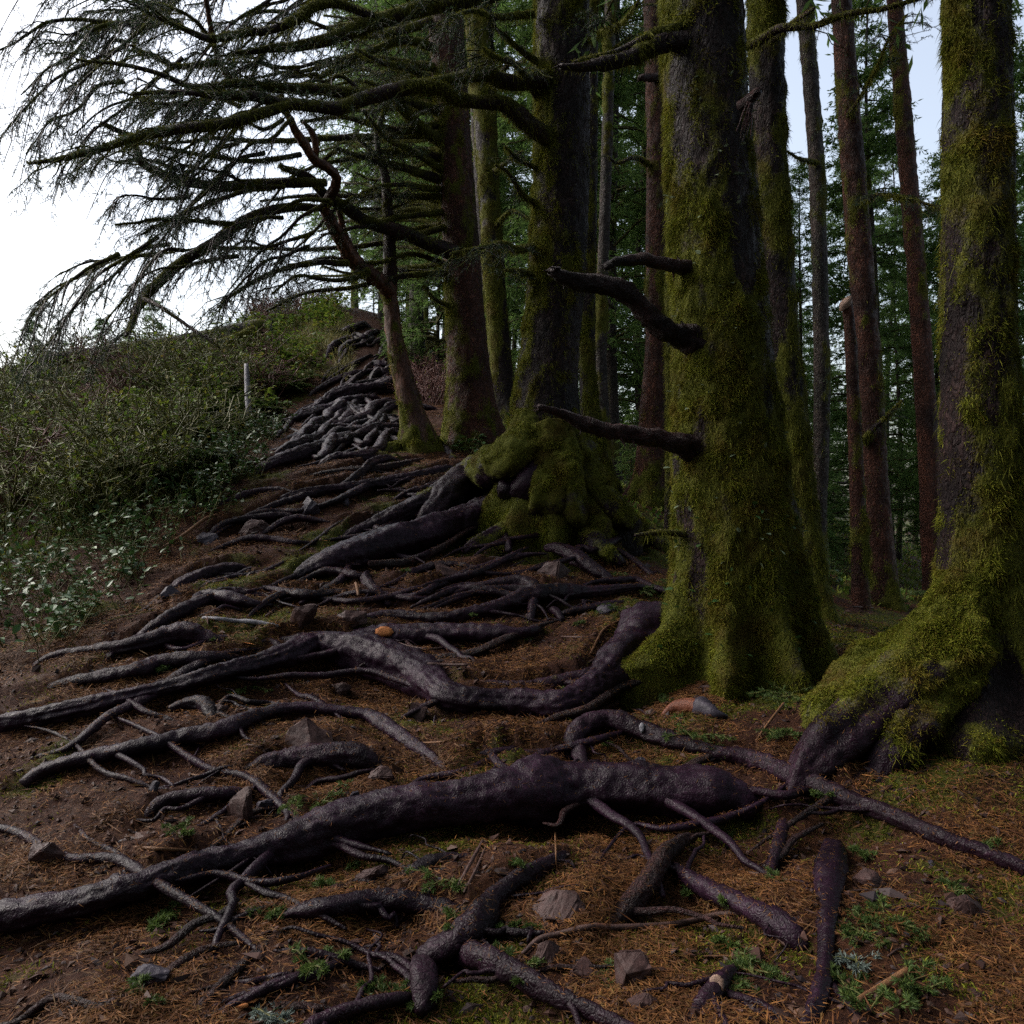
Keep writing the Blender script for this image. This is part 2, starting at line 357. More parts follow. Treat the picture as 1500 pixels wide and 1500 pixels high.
# ------------------------------------------------------------------ roots: centre lines traced over the ground, laid on it
SURF = []; CARVE = []
TERR = []                     # (centre line, radius) of roots that hold soil back
def root_line(pts, lift=0.12, step=0.016):
    q = []
    for p in pts:
        a = P(p[0], p[1], p[3]) if len(p) > 3 else at0(p[0], p[1])
        r = p[2] * a[1] / F / 2
        if len(p) <= 3: a = a + np.array([0, 0, lift * r])
        q.append([*a, r * 1.1])
    q = catmull(np.array(q), step); q[:, 3] = np.maximum(q[:, 3], 0.003)
    return q
def add_root(pts, label=None, parent=None, mat='root', moss=0.0, mossn=0, lift=0.12, group=None, terr=True, seed=0.0, name='exposed_root', flat=0.9, porigin=None, mossmat='moss', amp=0.16, wig=0.25, cat='root', mtop=0.0, mgrad=None, forks=0):
    q = root_line(pts, lift); C, R = q[:, :3].copy(), q[:, 3].copy()
    s = np.arange(len(C)) * 0.016
    off = np.stack([fbm(np.stack([s * 2.2, s * 0 + seed * 3.1 + k * 7, s * 0], -1), 3) - 0.5 for k in range(3)], -1)
    C += off * R[:, None] * 2 * wig * np.array([1, 1, 0.5]); R *= 1 + 0.55 * (fbm(np.stack([s * 3.2, s * 0 + seed, s * 0 + 3], -1), 3) - 0.5)
    L = s[-1]
    if parent is None: C[:, 2] -= 1.5 * R * (np.exp(-s / 0.07) + np.exp(-(L - s) / 0.07))
    elif terr is not None: C[:, 2] -= 1.5 * R * np.exp(-(L - s) / 0.07)
    if R.mean() > 0.008: CARVE.append((C[::3].copy(), R[::3].copy()))
    if terr and R.mean() > 0.012: TERR.append((C[::3], R[::3]))
    sides = int(np.clip(R.max() * 420, 8, 64))
    V, F4, F3 = tube(C, R, sides, amp, 2.6, flat, True, seed, ridge=0.30)
    Cr = np.concatenate([np.repeat(C, sides, 0), C[:1], C[-1:]]); Rr_ = np.concatenate([np.repeat(R, sides), R[:1], R[-1:]])
    V = V + norm(V - Cr) * ((fbm(V * 34 + seed, 3) - 0.5) * np.minimum(0.024, Rr_ * 0.40) + (fbm(V * 90 + seed, 2) - 0.5) * np.minimum(0.009, Rr_ * 0.15))[:, None]
    if parent is None or True: SURF.append((V, F4))
    n = fbm(V * np.array([5, 5, 5]) + 3, 3); cz = np.repeat(C[:, 2], sides); rz = np.repeat(R, sides)
    top = (V[:len(cz), 2] - cz) / rz; top = np.concatenate([top, [0, 0]])
    ms = np.clip(moss + 2.2 * (n - 0.5) + mtop * top, 0, 1) if (moss > 0 or mtop > 0) else np.clip(2.4 * (n - 0.72), 0, 0.5)
    if mgrad is not None:
        u_ = np.concatenate([np.repeat(s / s[-1], sides), [0, 1]]); ms = np.clip(mgrad[0] + (mgrad[1] - mgrad[0]) * u_ + 0.35 * top * (u_ < .8) + 1.6 * (n - 0.5), 0, 1)
        V[:len(cz)] += norm(V - Cr)[:len(cz)] * (ms[:len(cz)] * 0.13 * np.clip(fbm(V[:len(cz)] * 9, 4) - 0.40, 0, 1))[:, None]
    mb = MB().add(V, F4, F3, moss=ms)
    org = C[len(C) // 2] if parent is None else porigin
    me = mb.mesh(name, org)
    o = link(name, me, M[mat], parent, org)
    if label: tag(o, label, cat, group)
    if forks:
        fr = np.random.default_rng(int(seed) + 40)
        for fk in range(forks):
            i0 = int(fr.uniform(.12, .9) * (len(C) - 1)); c0 = C[i0]; ln = fr.uniform(0.25, 0.9) * (0.4 + R[i0] * 6); K = 9
            tg = norm((C[min(i0 + 3, len(C) - 1)] - C[max(i0 - 3, 0)])[None])[0] * fr.choice([-1, 1]); sd = np.array([-tg[1], tg[0], 0]) * fr.choice([-1, 1])
            dr = tg * fr.uniform(.5, 1) + sd * fr.uniform(.35, .9); dr[2] = 0; dr /= np.linalg.norm(dr); bend = np.array([-dr[1], dr[0], 0]) * fr.uniform(-.5, .5)
            u_ = np.linspace(0, 1, K)[:, None]; q2 = c0 + dr * ln * u_ + bend * ln * u_ ** 2 + np.concatenate([fr.normal(0, .02, (K, 2)), np.zeros((K, 1))], 1) * u_
            gz0 = H0(q2[:, 0], q2[:, 1]); q2[:, 2] = (1 - u_[:, 0]) ** 2 * c0[2] + (1 - (1 - u_[:, 0]) ** 2) * (gz0 + 0.004 - 0.03 * (u_[:, 0] > .95))
            r2 = np.clip(R[i0] * fr.uniform(.25, .5), .006, .03) * (1 - .65 * u_[:, 0]); qq = catmull(np.concatenate([q2, r2[:, None]], 1), .02)
            CARVE.append((qq[::3, :3].copy(), qq[::3, 3].copy())) if len(qq) > 24 else None
            v2, f4, f3 = tube(qq[:, :3], np.maximum(qq[:, 3], .003), 10, .22, 2.4, .95, True, seed + fk, .3); oc = np.array(org)
            link('side_root', MB().add(v2, f4, f3, moss=np.clip(2.4 * (fbm(v2 * 5, 3) - .7), 0, .6)).mesh('side_root', oc), M[mat], o)
    if mossn:
        wv = ms ** 2 * np.clip(top + 0.6, 0.1, 1.5)
        Pb, Nb = face_sample(V, F4, mossn, wv)
        D = norm(Nb * 0.7 + RNG.normal(size=Nb.shape) * 0.5 + np.array([0, 0, -0.15]))
        bv, b4, b3 = blades(Pb, D, RNG.uniform(0.008, 0.022, len(Pb)) * (0.45 + 1.9 * sstep(fbm(Pb * 8, 3), 0.42, 0.68)), RNG.uniform(0.0025, 0.005, len(Pb)), 0.4)
        oo = link('moss', MB().add(bv, b4, b3).mesh('moss', org, False), M[mossmat], o)
        oo['kind'] = 'stuff'
    return o, C, R
def scar(o, px, py, wdt, hgt, near=0.0, parent_origin=None, mat='wound', tiltz=0.0):
    """a fresh broken-off patch: a shallow dished disc set into the bark, a child of the root"""
    C = scar.C; d = ((C[0] - CAM) / (C[0] - CAM)[:, 1:2]); e = np.hypot(CX + d[:, 0] * F - px, CY - d[:, 2] * F - py); i = int(np.argmin(e))
    c, r = C[0][i], C[1][i]; view = norm((CAM - c)[None])[0]
    nrm = norm((view + np.array([0, 0, 0.35 + tiltz]))[None])[0]; cc = c + nrm * r * 0.93
    u = norm(np.cross(np.array([0, 0, 1.0]), nrm)[None])[0]; v = np.cross(nrm, u)
    a = np.linspace(0, 2 * np.pi, 22, endpoint=False); k = 1 + 0.22 * (RNG.random(22) - 0.5)
    W_, H_ = wdt * c[1] / F / 2, hgt * c[1] / F / 2
    rim = cc + (np.cos(a) * k * W_)[:, None] * u + (np.sin(a) * k * H_)[:, None] * v
    base = rim - nrm * r * 0.5; inn = cc + (np.cos(a) * k * W_ * 0.6)[:, None] * u + (np.sin(a) * k * H_ * 0.6)[:, None] * v + nrm * r * 0.10
    V = np.vstack([base, rim + nrm * r * 0.06, inn, [cc + nrm * r * 0.11]]); m = 22; j = np.arange(m); j2 = (j + 1) % m
    F4 = np.vstack([np.stack([j, j2, m + j2, m + j], -1), np.stack([m + j, m + j2, 2 * m + j2, 2 * m + j], -1)])
    F3 = np.stack([2 * m + j, 2 * m + j2, np.full(m, 3 * m)], -1)
    org = np.array(o.location) if parent_origin is None else parent_origin
    return link('wood_scar', MB().add(V, F4, F3).mesh('wood_scar', org), M[mat], o)

G_F = 'roots crossing the foreground of the slope'
ROOTS = [   # label, traced line (px, py, width), options
 ('thickest dark root, sweeping across the lower slope to the left edge', [(-150,1365,36),(60,1335,40),(190,1307,46),(280,1277,50),(413,1243,54),(510,1210,56),(600,1190,60),(733,1172,72),(833,1160,78),(917,1160,78),(987,1168,72),(1060,1165,66),(1100,1163,40)], dict(mat='root_scuffed', seed=1)),
 ('knobbly root forming a small arch, then running down to the right edge', [(830,1098,26),(848,1072,30),(893,1062,30),(937,1078,28),(987,1094,27),(1053,1111,25),(1103,1119,25),(1170,1145,25),(1237,1175,24),(1312,1203,22),(1400,1238,20),(1530,1280,16)], dict(seed=2, lift=0.6)),
 ('short upright leg of the small root arch, resting on the thickest root', [(846,1078,22),(848,1100,22),(857,1138,18)], dict(seed=3, terr=False)),
 ('dark straight root bearing an orange broken patch near its left end', [(505,927,8),(525,928,20),(583,932,30),(667,929,28),(767,928,22),(792,915,10)], dict(mat='root_scuffed', seed=4)),
 ('wavy thin root running above the root with the orange patch', [(495,920,8),(507,917,12),(567,903,16),(650,907,18),(717,893,20),(767,876,22),(800,870,22),(867,867,18),(933,860,10),(968,863,6)], dict(seed=5)),
 ('thin dark root curling up beside the wavy root below the middle spruce', [(650,870,6),(707,860,12),(760,857,22),(780,864,18),(779,885,13),(777,902,8)], dict(seed=6)),
 ('short stubby root pointing down under the wavy root', [(808,884,12),(823,902,9)], dict(seed=7, terr=False)),
 ('slanting root at the left edge under the fallen green bough', [(150,965,12),(203,935,17),(247,907,20),(313,877,20),(347,870,16),(397,872,8)], dict(seed=8)),
 ('smooth humped dark root at the left edge above the long forked root', [(60,965,20),(190,950,28),(247,937,32),(280,934,30),(320,943,18),(345,946,8)], dict(seed=9)),
 ('rough low root between the smooth humped root and the forked root', [(60,1005,14),(190,985,20),(230,972,22),(297,965,22),(355,960,10)], dict(seed=10)),
 ('long root arching over a reddish slab and diving into the needles on its right', [(40,1130,20),(190,1100,25),(263,1085,27),(330,1072,26),(380,1050,24),(440,1038,20),(533,1047,19),(563,1063,21),(613,1098,21),(662,1131,13)], dict(mat='root_scuffed', seed=11)),
 ('fat blunt root piece under the slab, with a thin tail to its left', [(325,1132,8),(365,1126,12),(390,1120,26),(420,1116,36),(480,1111,42),(530,1107,38),(562,1110,24)], dict(seed=12)),
 ('low dark root ending at the upright brown rock on the left', [(205,1205,8),(220,1188,18),(247,1172,22),(313,1163,24),(365,1152,20)], dict(seed=13)),
 ('curled knotty root stub under the left arm of the forked root', [(250,1030,14),(297,1030,22),(313,1052,16),(318,1066,6)], dict(seed=14, terr=False)),
 ('reddish humped root high on the left above the fallen green bough', [(240,868,8),(255,862,18),(287,847,26),(330,837,28),(370,829,16)], dict(seed=15)),
 ('small rough root lying right of the arched root end in the needles', [(672,1120,6),(690,1112,14),(750,1098,16),(785,1090,7)], dict(seed=16)),
 ('pair of thin root strands left of the small root arch', [(740,1130,6),(757,1125,12),(793,1107,14),(820,1088,12)], dict(seed=17)),
 ('forked root with a broad elbow, low in the middle of the slope', [(830,1245,16),(810,1260,22),(760,1290,26),(727,1315,28),(702,1352,48),(660,1377,40),(617,1387,34)], dict(seed=18)),
 ('long root leaving the broad elbow downhill to the lower edge', [(672,1378,26),(717,1403,32),(767,1433,30),(817,1460,26),(900,1497,24),(985,1540,20)], dict(seed=19)),
 ('arched dark root running from the mossy bank into the broad elbow', [(405,1340,8),(425,1332,18),(480,1330,26),(540,1324,30),(580,1321,30),(633,1327,26),(695,1334,16)], dict(mat='root_scuffed', seed=20)),
 ('stout knee of root dropping straight down from the broad elbow', [(614,1392,22),(622,1430,38),(620,1455,30),(612,1470,14)], dict(seed=21, terr=False)),
 ('root at the lower edge running up to the stout knee', [(430,1525,22),(463,1497,24),(547,1467,26),(600,1449,18)], dict(seed=22)),
 ('short curved dark root in the hollow under the thickest root', [(592,1298,14),(598,1283,28),(612,1271,28),(650,1257,22),(690,1248,8)], dict(seed=23, terr=False)),
 ('warty reddish root slanting down to the big faceted rock', [(1015,1218,14),(980,1247,26),(953,1290,29),(920,1327,28),(885,1352,16)], dict(mat='branch', seed=24)),
 ('smooth straight root forking from the warty root towards the lower right', [(985,1258,16),(1020,1293,30),(1087,1327,35),(1153,1357,38),(1182,1371,26)], dict(mat='root_scuffed', seed=25)),
 ('slim root hanging down with a pale knuckle on it, right of the thickest root', [(1149,1195,14),(1140,1243,19),(1130,1277,16),(1134,1307,10),(1165,1340,6)], dict(seed=26, terr=False)),
 ('thick dark root standing nearly upright at the lower right', [(1222,1226,24),(1218,1283,36),(1213,1350,28),(1209,1417,22),(1196,1473,24),(1170,1510,20)], dict(mat='root_scuffed', seed=27, terr=False)),
 ('thin root branching from the upright root to the lower right corner', [(1211,1430,14),(1253,1483,14),(1285,1530,12)], dict(seed=28, terr=False)),
 ('reddish root emerging by the bright green moss tuft at the lower edge', [(1083,1405,10),(1055,1440,28),(1020,1487,36),(1000,1520,36)], dict(seed=29, terr=False)),
 ('thin dark root slanting down the bank at the lower left', [(262,1505,12),(330,1437,12),(380,1390,11),(412,1362,7)], dict(mat='branch', seed=30, terr=False)),
 ('thin bent root below the middle spruce by two dark rocks', [(540,835,10),(535,850,16),(552,868,16),(570,878,12)], dict(seed=31, terr=False)),
 ('root strand winding from the big buttress root toward the left rocks', [(515,820,8),(500,850,12),(470,868,10),(440,880,6)], dict(seed=32, terr=False)),
 ('grey bent root in the needles right of the two dark rocks', [(800,795,12),(830,810,20),(865,832,16),(905,852,8)], dict(seed=33)),
 ('thin root below the right mossy buttress of the middle spruce', [(900,800,7),(930,822,9),(960,845,6)], dict(seed=34, terr=False)),
 ('root under the fresh sprigs, running to the dark slate rock', [(820,895,8),(850,893,12),(890,885,10),(915,878,6)], dict(seed=35, terr=False)),
 ('long low root strand crossing the path below the crooked tree', [(400,735,8),(447,722,12),(530,712,16),(600,700,16),(668,687,18)], dict(seed=36)),
 ('root strand crossing the path above the dark pointed rock', [(350,760,6),(420,735,10),(470,721,12),(550,710,10),(620,702,7)], dict(seed=37)),
 ('reddish root strand just below the root tangle', [(440,700,6),(500,691,11),(575,683,11),(625,672,7)], dict(mat='branch', seed=38)),
 ('low root at the upper left path edge by the round reddish rock', [(300,790,7),(330,768,12),(390,758,12),(430,752,8)], dict(seed=39)),
 ('lowest thick root of the tangle, running down to the shrubs', [(372,690,8),(390,683,16),(430,670,19),(480,653,20),(530,637,18),(580,636,14)], dict(seed=40)),
]
# ------------------------------------------------------------------ trees: tapered trunks with root flare, bark and moss
UP = np.array([0, 0, 1.0])
def trunk(name, label, pts, d, H, mat='bark', flare=(), moss=(0.0, 0.0, 0.6, 0.0, (0, 0, 0)), mossn=0, hangn=0, sides=48, seed=0.0, group=None, cat='tree', mossmat='moss', amp=0.05, zbase=None, cut=False, blen=(0.006, 0.020), bare=None):
    q = np.array([[*P(px, py, d), wd * d / F / 2] for px, py, wd in pts]); q = q[np.argsort(q[:, 2])]
    b = q[0]; zb = float(H0(np.array([b[0]]), np.array([b[1]]))[0]) if zbase is None else zbase
    base = np.array([b[0], b[1], zb])
    lo = q[0] + (q[0] - q[1]) / max(q[1, 2] - q[0, 2], 1e-6) * 0.1; lo = q[0].copy(); lo[2] = min(zb, q[0, 2]) - 0.45
    vis = catmull(np.vstack([lo, q]), max(0.03, d * 0.005))
    ztop = vis[-1, 2]
    if H > ztop + 0.5:
        dirn = (q[-1] - q[-2]) / max(q[-1, 2] - q[-2, 2], 1e-6); n = max(3, int((H - ztop) / 0.5)); zz = np.linspace(ztop, H, n)[1:]
        ext = np.stack([vis[-1, 0] + dirn[0] * 0.5 * (zz - ztop), vis[-1, 1] + 0 * zz, zz, vis[-1, 3] * (1 - 0.82 * (zz - ztop) / (H - ztop))], -1)
        vis = np.vstack([vis, ext])
    C, R = vis[:, :3], vis[:, 3]; n = len(C)
    th = np.linspace(0, 2 * np.pi, sides, endpoint=False); D = np.stack([np.cos(th), np.sin(th), 0 * th], -1)
    V0 = C[:, None] + D[None] * R[:, None, None]; h = C[:, 2] - zb
    rr = np.zeros((n, sides))
    for ang, a_, hs_, sg in flare:
        dth = np.angle(np.exp(1j * (th - math.radians(ang)))); rr += (a_ * np.exp(-np.maximum(h, 0) / hs_))[:, None] * np.exp(-(dth / sg) ** 2)[None]
    big = fbm(V0 * np.array([2.0, 2.0, 0.8]) / max(R[:n // 2].mean(), .05) * 0.3 + seed, 3) - 0.5
    plate = fbm(V0 * np.array([22, 22, 11]) + seed, 3) - 0.5
    V = C[:, None] + D[None] * (R[:, None] * (1 + amp * 3 * big) + rr + 0.030 * plate * np.minimum(1, R[:, None] / 0.12))[..., None]
    m0, mlow, hl, mdir, dv = moss; dv = np.array(dv, float)
    ms = m0 + mlow * np.exp(-np.maximum(h, 0) / hl)[:, None] + mdir * (D @ dv)[None] + 2.6 * (fbm(V * np.array([3.6, 3.6, 1.6]) + seed + 9, 4) - 0.5) + 1.3 * (fbm(V * np.array([14, 14, 8]) + seed + 4, 3) - 0.5)
    if bare is not None:
        for (ang, sg, z0, z1, k) in bare:
            dth = np.angle(np.exp(1j * (th - math.radians(ang)))); ms = ms - k * np.exp(-(dth / sg) ** 2)[None] * (sstep(h, z0, z0 + 0.4) * (1 - sstep(h, z1, z1 + 0.6)))[:, None]
    ms = np.clip(ms, 0, 1)
    V = V + D[None] * (ms * (0.004 + 0.085 * np.clip(fbm(V * np.array([11, 11, 8]) + seed, 4) - 0.43, 0, 1)) * min(1.0, R[0] / 0.12))[..., None]
    V = V.reshape(-1, 3); i = np.arange(n - 1)[:, None]; j = np.arange(sides)[None]; j2 = (j + 1) % sides
    F4 = np.stack([i * sides + j, i * sides + j2, (i + 1) * sides + j2, (i + 1) * sides + j], -1).reshape(-1, 4)
    e = empty(name, base); tag(e, label, cat, group)
    top = np.vstack([V, [C[-1] + UP * 0.01]]); k = np.arange(sides)
    F3 = np.stack([(n - 1) * sides + k, (n - 1) * sides + (k + 1) % sides, np.full(sides, n * sides)], -1)
    link('trunk', MB().add(top, F4, F3, moss=np.concatenate([ms.ravel(), [0]])).mesh('trunk', base), M[mat], e)
    if mossn:
        wv = (ms.ravel() ** 1.6) * (V[:, 2] < ztop + 0.6) * (V[:, 2] > zb - 0.2) * np.clip(0.45 - (np.repeat(D[None], n, 0).reshape(-1, 3) @ norm(base * np.array([1, 1, 0]))), 0.0, 0.8)
        Pb, Nb = face_sample(V, F4, mossn, wv)
        Dd = norm(Nb * 0.5 + RNG.normal(size=Nb.shape) * 0.75 + np.array([0, 0, -0.18]))
        L = RNG.uniform(*blen, len(Pb)) * (0.4 + 2.1 * sstep(fbm(Pb * 7.5, 3), 0.42, 0.68))
        bv, b4, b3 = blades(Pb, Dd, L, RNG.uniform(0.0022, 0.0048, len(Pb)) * max(1, d / 7), 0.4)
        link('moss', MB().add(bv, b4, b3).mesh('moss', base, False), M[mossmat], e)['kind'] = 'stuff'
    if hangn:
        Pb, Nb = face_sample(V, F4, hangn, (ms.ravel() ** 2 + 0.05) * (V[:, 2] < ztop + 0.5) * (V[:, 2] > zb + 0.3))
        Dd = norm(Nb * 0.8 + RNG.normal(size=Nb.shape) * 0.4 + np.array([0, 0, -0.9]))
        bv, b4, b3 = blades(Pb, Dd, RNG.uniform(0.02, 0.055, len(Pb)), RNG.uniform(0.002, 0.004, len(Pb)) * max(1, d / 7), 0.8)
        link('hanging_moss', MB().add(bv, b4, b3).mesh('hanging_moss', base, False), M['moss_hang'], e)['kind'] = 'stuff'
    return e, base, V, F4, ms.ravel()

def tree_root(e, base, pts, **kw):
    return add_root(pts, None, e, porigin=base, name='root', **kw)

LEFT = (-0.9, -0.4, 0)
A, Ab, A_V, A_F, A_m = trunk('mossy_spruce', 'massive moss-covered spruce nearest the viewer, four broken branch stubs reaching left from its trunk',
    [(1028,0,113),(1040,250,122),(1058,500,140),(1064,640,156),(1074,800,172),(1076,880,178),(1078,955,186)], 5.2, 17, 'bark',
    flare=[(203,0.44,0.20,0.24),(250,0.26,0.26,0.20),(290,0.24,0.30,0.18),(332,0.22,0.42,0.20),(20,0.2,0.3,0.4),(90,0.25,0.3,0.5),(150,0.22,0.25,0.35)],
    moss=(0.60, 0.30, 0.7, 0.14, (-1, -0.1, 0)), mossn=200000, hangn=7000, sides=150, seed=2.0, bare=[(292,0.42,2.0,9,0.45),(345,0.30,0.4,2.2,0.4)])
A2, A2b, *_ = trunk('spruce', 'mossy spruce standing close behind the right side of the nearest trunk',
    [(1121,0,50),(1128,250,48),(1147,500,46),(1165,650,44),(1182,800,40),(1194,920,36)], 6.6, 17, 'bark', flare=[(0,.1,.2,.5),(300,.12,.2,.4),(200,.1,.2,.5)],
    moss=(0.6, 0.1, 0.6, 0.15, (1, 0, 0)), mossn=26000, hangn=4000, sides=48, seed=5.0)
B, Bb, B_V, B_F, B_m = trunk('buttressed_spruce', 'big spruce in the middle with thick mossy buttress roots spread over the slope',
    [(823,0,80),(823,250,80),(815,400,82),(806,500,84),(798,600,96),(800,680,104),(806,755,112)], 8.0, 20, 'bark',
    flare=[(192,0.42,0.34,0.34),(235,0.26,0.28,0.28),(272,0.20,0.30,0.26),(318,0.30,0.34,0.26),(350,0.5,0.34,0.26),(60,0.3,0.3,0.5),(130,0.3,0.3,0.4),(270,0.06,0.7,1.2)],
    moss=(0.30, 0.5, 0.75, 0.36, (-0.95, -0.2, 0)), mossn=130000, hangn=7000, sides=130, seed=8.0)
B2, B2b, *_ = trunk('spruce', 'slender mossy spruce touching the right side of the buttressed one',
    [(866,0,20),(864,250,22),(860,500,24),(868,640,30),(880,715,36)], 10.5, 18, 'bark', flare=[(330,.12,.3,.5),(250,.1,.3,.5)], moss=(0.5, 0.3, 0.8, 0.2, (1, -0.3, 0)), mossn=14000, hangn=2000, sides=32, seed=11.0)
B3, B3b, *_ = trunk('spruce', 'thin spruce just right of the slender mossy one, reddish low down',
    [(894,0,16),(888,250,16),(880,500,17),(885,640,18),(888,705,20)], 12.0, 18, 'bark_far', moss=(0.35, 0.2, 0.8, 0.0, (0, 0, 0)), mossn=5000, sides=24, seed=12.0)
C, Cb, *_ = trunk('spruce', 'dark straight spruce left of the buttressed one, its bark reddish towards the ground',
    [(650,0,50),(660,125,50),(668,250,50),(677,375,54),(684,500,58),(691,590,68),(695,650,78)], 11.0, 22, 'bark_red', flare=[(230,.12,.3,.4),(300,.12,.3,.4),(180,.14,.3,.4),(0,.16,.3,.4)],
    moss=(0.16, 0.1, 0.6, 0.42, (-1, 0.1, 0)), mossn=20000, hangn=3000, sides=64, seed=14.0)
C2, C2b, *_ = trunk('spruce', 'mossy spruce half hidden behind the dark straight one',
    [(700,0,40),(708,125,36),(715,250,30),(724,400,30),(731,500,32),(737,615,36)], 13.2, 22, 'bark', flare=[(300,.1,.3,.4)], moss=(0.62, 0.1, 0.6, 0.1, (-1, -.3, 0)), mossn=16000, hangn=2500, sides=32, seed=17.0)
C3, C3b, *_ = trunk('spruce', 'thinner spruce squeezed beside the half hidden mossy one',
    [(690,-20,22),(704,250,20),(714,450,20),(722,610,22)], 14.0, 20, 'bark', moss=(0.3, 0.1, 0.6, 0.0, (0, 0, 0)), mossn=3000, sides=24, seed=18.0)
D, Db, *_ = trunk('crooked_tree', 'small crooked tree with a bare reddish dead fork reaching up to the left',
    [(569,418,22),(573,450,22),(579,500,25),(590,550,31),(603,600,37),(614,655,44)], 10.6, 0, 'snag', flare=[(180,.16,.16,.5),(350,.14,.2,.5),(270,.1,.2,.5)],
    moss=(0.05, 1.0, 1.0, 0.2, (-1, -0.3, 0)), mossn=12000, sides=40, seed=20.0, amp=0.07)
E, Eb, *_ = trunk('spruce', 'purplish spruce in the gap between the two biggest trunks, moss round its foot',
    [(958,0,30),(963,250,31),(962,500,34),(957,600,40),(954,700,46),(953,745,50)], 10.2, 20, 'bark_red', flare=[(190,.3,.2,.4),(260,.12,.2,.4),(330,.12,.2,.4)], moss=(0.16, 0.5, 0.35, 0.0, (0, 0, 0)), mossn=10000, hangn=800, sides=40, seed=22.0)
A3, A3b, *_ = trunk('spruce', 'thin mossy stem showing along the left edge of the nearest trunk',
    [(986,0,12),(984,250,13),(981,500,13),(983,650,14),(980,780,16)], 8.6, 16, 'bark', moss=(0.7, 0.2, 0.6, 0.0, (0, 0, 0)), mossn=6000, hangn=2000, sides=20, seed=24.0)
R1, R1b, *_ = trunk('spruce', 'lichen-spotted spruce just right of the mossy trunk behind the nearest one',
    [(1178,0,22),(1196,250,22),(1203,500,22),(1203,650,23),(1198,780,24),(1202,880,28)], 10.8, 20, 'bark_far', moss=(0.25, 0.2, 0.6, 0.2, (1, 0, 0)), mossn=5000, hangn=900, sides=30, seed=26.0, mossmat='lichen')
R2, R2b, *_ = trunk('spruce', 'straight reddish-brown spruce leaning left near the right side, moss at its foot',
    [(1232,0,28),(1250,250,32),(1270,500,34),(1278,640,36),(1286,780,40),(1292,895,48)], 9.2, 20, 'bark_red', flare=[(300,.1,.2,.4),(200,.1,.2,.4)], moss=(0.06, 0.45, 0.3, 0.0, (0, 0, 0)), mossn=6000, hangn=600, sides=44, seed=28.0)
R3, R3b, *_ = trunk('snapped_tree', 'slim stem cut off at head height, pale oval cut face at its top',
    [(1240,442,15),(1246,500,16),(1252,640,19),(1258,780,22),(1261,890,26)], 8.4, 0, 'bark_red', moss=(0.12, 0.2, 0.5, 0.3, (1, 0, 0)), mossn=3000, sides=28, seed=30.0)
R4, R4b, *_ = trunk('spruce', 'reddish spruce whose top leans in at the far right',
    [(1310,0,22),(1330,250,24),(1350,500,27),(1362,700,30),(1372,880,38)], 12.0, 20, 'bark_red', moss=(0.1, 0.3, 0.4, 0.0, (0, 0, 0)), mossn=3000, sides=30, seed=31.0)
FB, FBb, *_ = trunk('mossy_spruce', 'spruce at the right edge with one huge mossy foot over purple bark',
    [(1432,0,86),(1434,400,96),(1436,700,108),(1438,900,124),(1440,1080,150)], 4.2, 16, 'bark',
    flare=[(195,0.50,0.26,0.42),(238,0.42,0.25,0.32),(275,0.36,0.25,0.34),(325,0.4,0.3,0.35),(120,0.3,0.3,0.5)],
    moss=(0.55, 0.4, 0.5, 0.1, (-1, 0, 0)), mossn=110000, hangn=2000, sides=120, seed=33.0, bare=[(222,0.34,-0.3,0.10,1.2),(262,0.22,-0.3,0.12,1.2)])

tree_root(FB, FBb, [(1420,850,70,4.1),(1385,930,90,4.02),(1335,990,92,3.95),(1280,1040,86,3.88),(1225,1085,76,3.78),(1188,1120,56,3.7),(1160,1150,24,3.62)], mat='root', seed=66, terr=False, amp=0.14, mgrad=(1.5, -0.65), mossn=34000)
tree_root(FB, FBb, [(1425,880,70,4.05),(1400,960,84,3.95),(1360,1020,80,3.88),(1320,1075,62,3.78),(1292,1115,44,3.7),(1275,1150,18,3.6)], mat='root', seed=67, terr=False, amp=0.14, mgrad=(1.5, -0.35), mossn=30000)
tree_root(FB, FBb, [(1410,880,60,4.25),(1365,940,70,4.22),(1310,972,66,4.2),(1255,1000,54,4.15),(1215,1025,40,4.08),(1185,1050,20,4.0)], seed=68, terr=False, mgrad=(1.3, 0.7), mossn=22000)

# cut face of the snapped stem
a = P(1239, 440, 8.35); th = np.linspace(0, 2 * np.pi, 20, endpoint=False)
u = norm(np.array([[0.75, 0, 0.66]]))[0]; v = norm(np.array([[0.3, -0.75, -0.35]]))[0]; v = norm((v - u * u.dot(v))[None])[0]; nn = np.cross(u, v); nn = nn * -np.sign(nn[1])
rim = a + (np.cos(th) * 0.075)[:, None] * u + (np.sin(th) * 0.045)[:, None] * v
Vc = np.vstack([rim - nn * 0.0 + np.array([0.01, 0.03, -0.05]), rim, [a]]); j = np.arange(20); j2 = (j + 1) % 20
link('cut_face', MB().add(Vc, np.stack([j, j2, 20 + j2, 20 + j], -1), np.stack([20 + j, 20 + j2, np.full(20, 40)], -1)).mesh('cut_face', R3b), M['pale_wood'], R3)

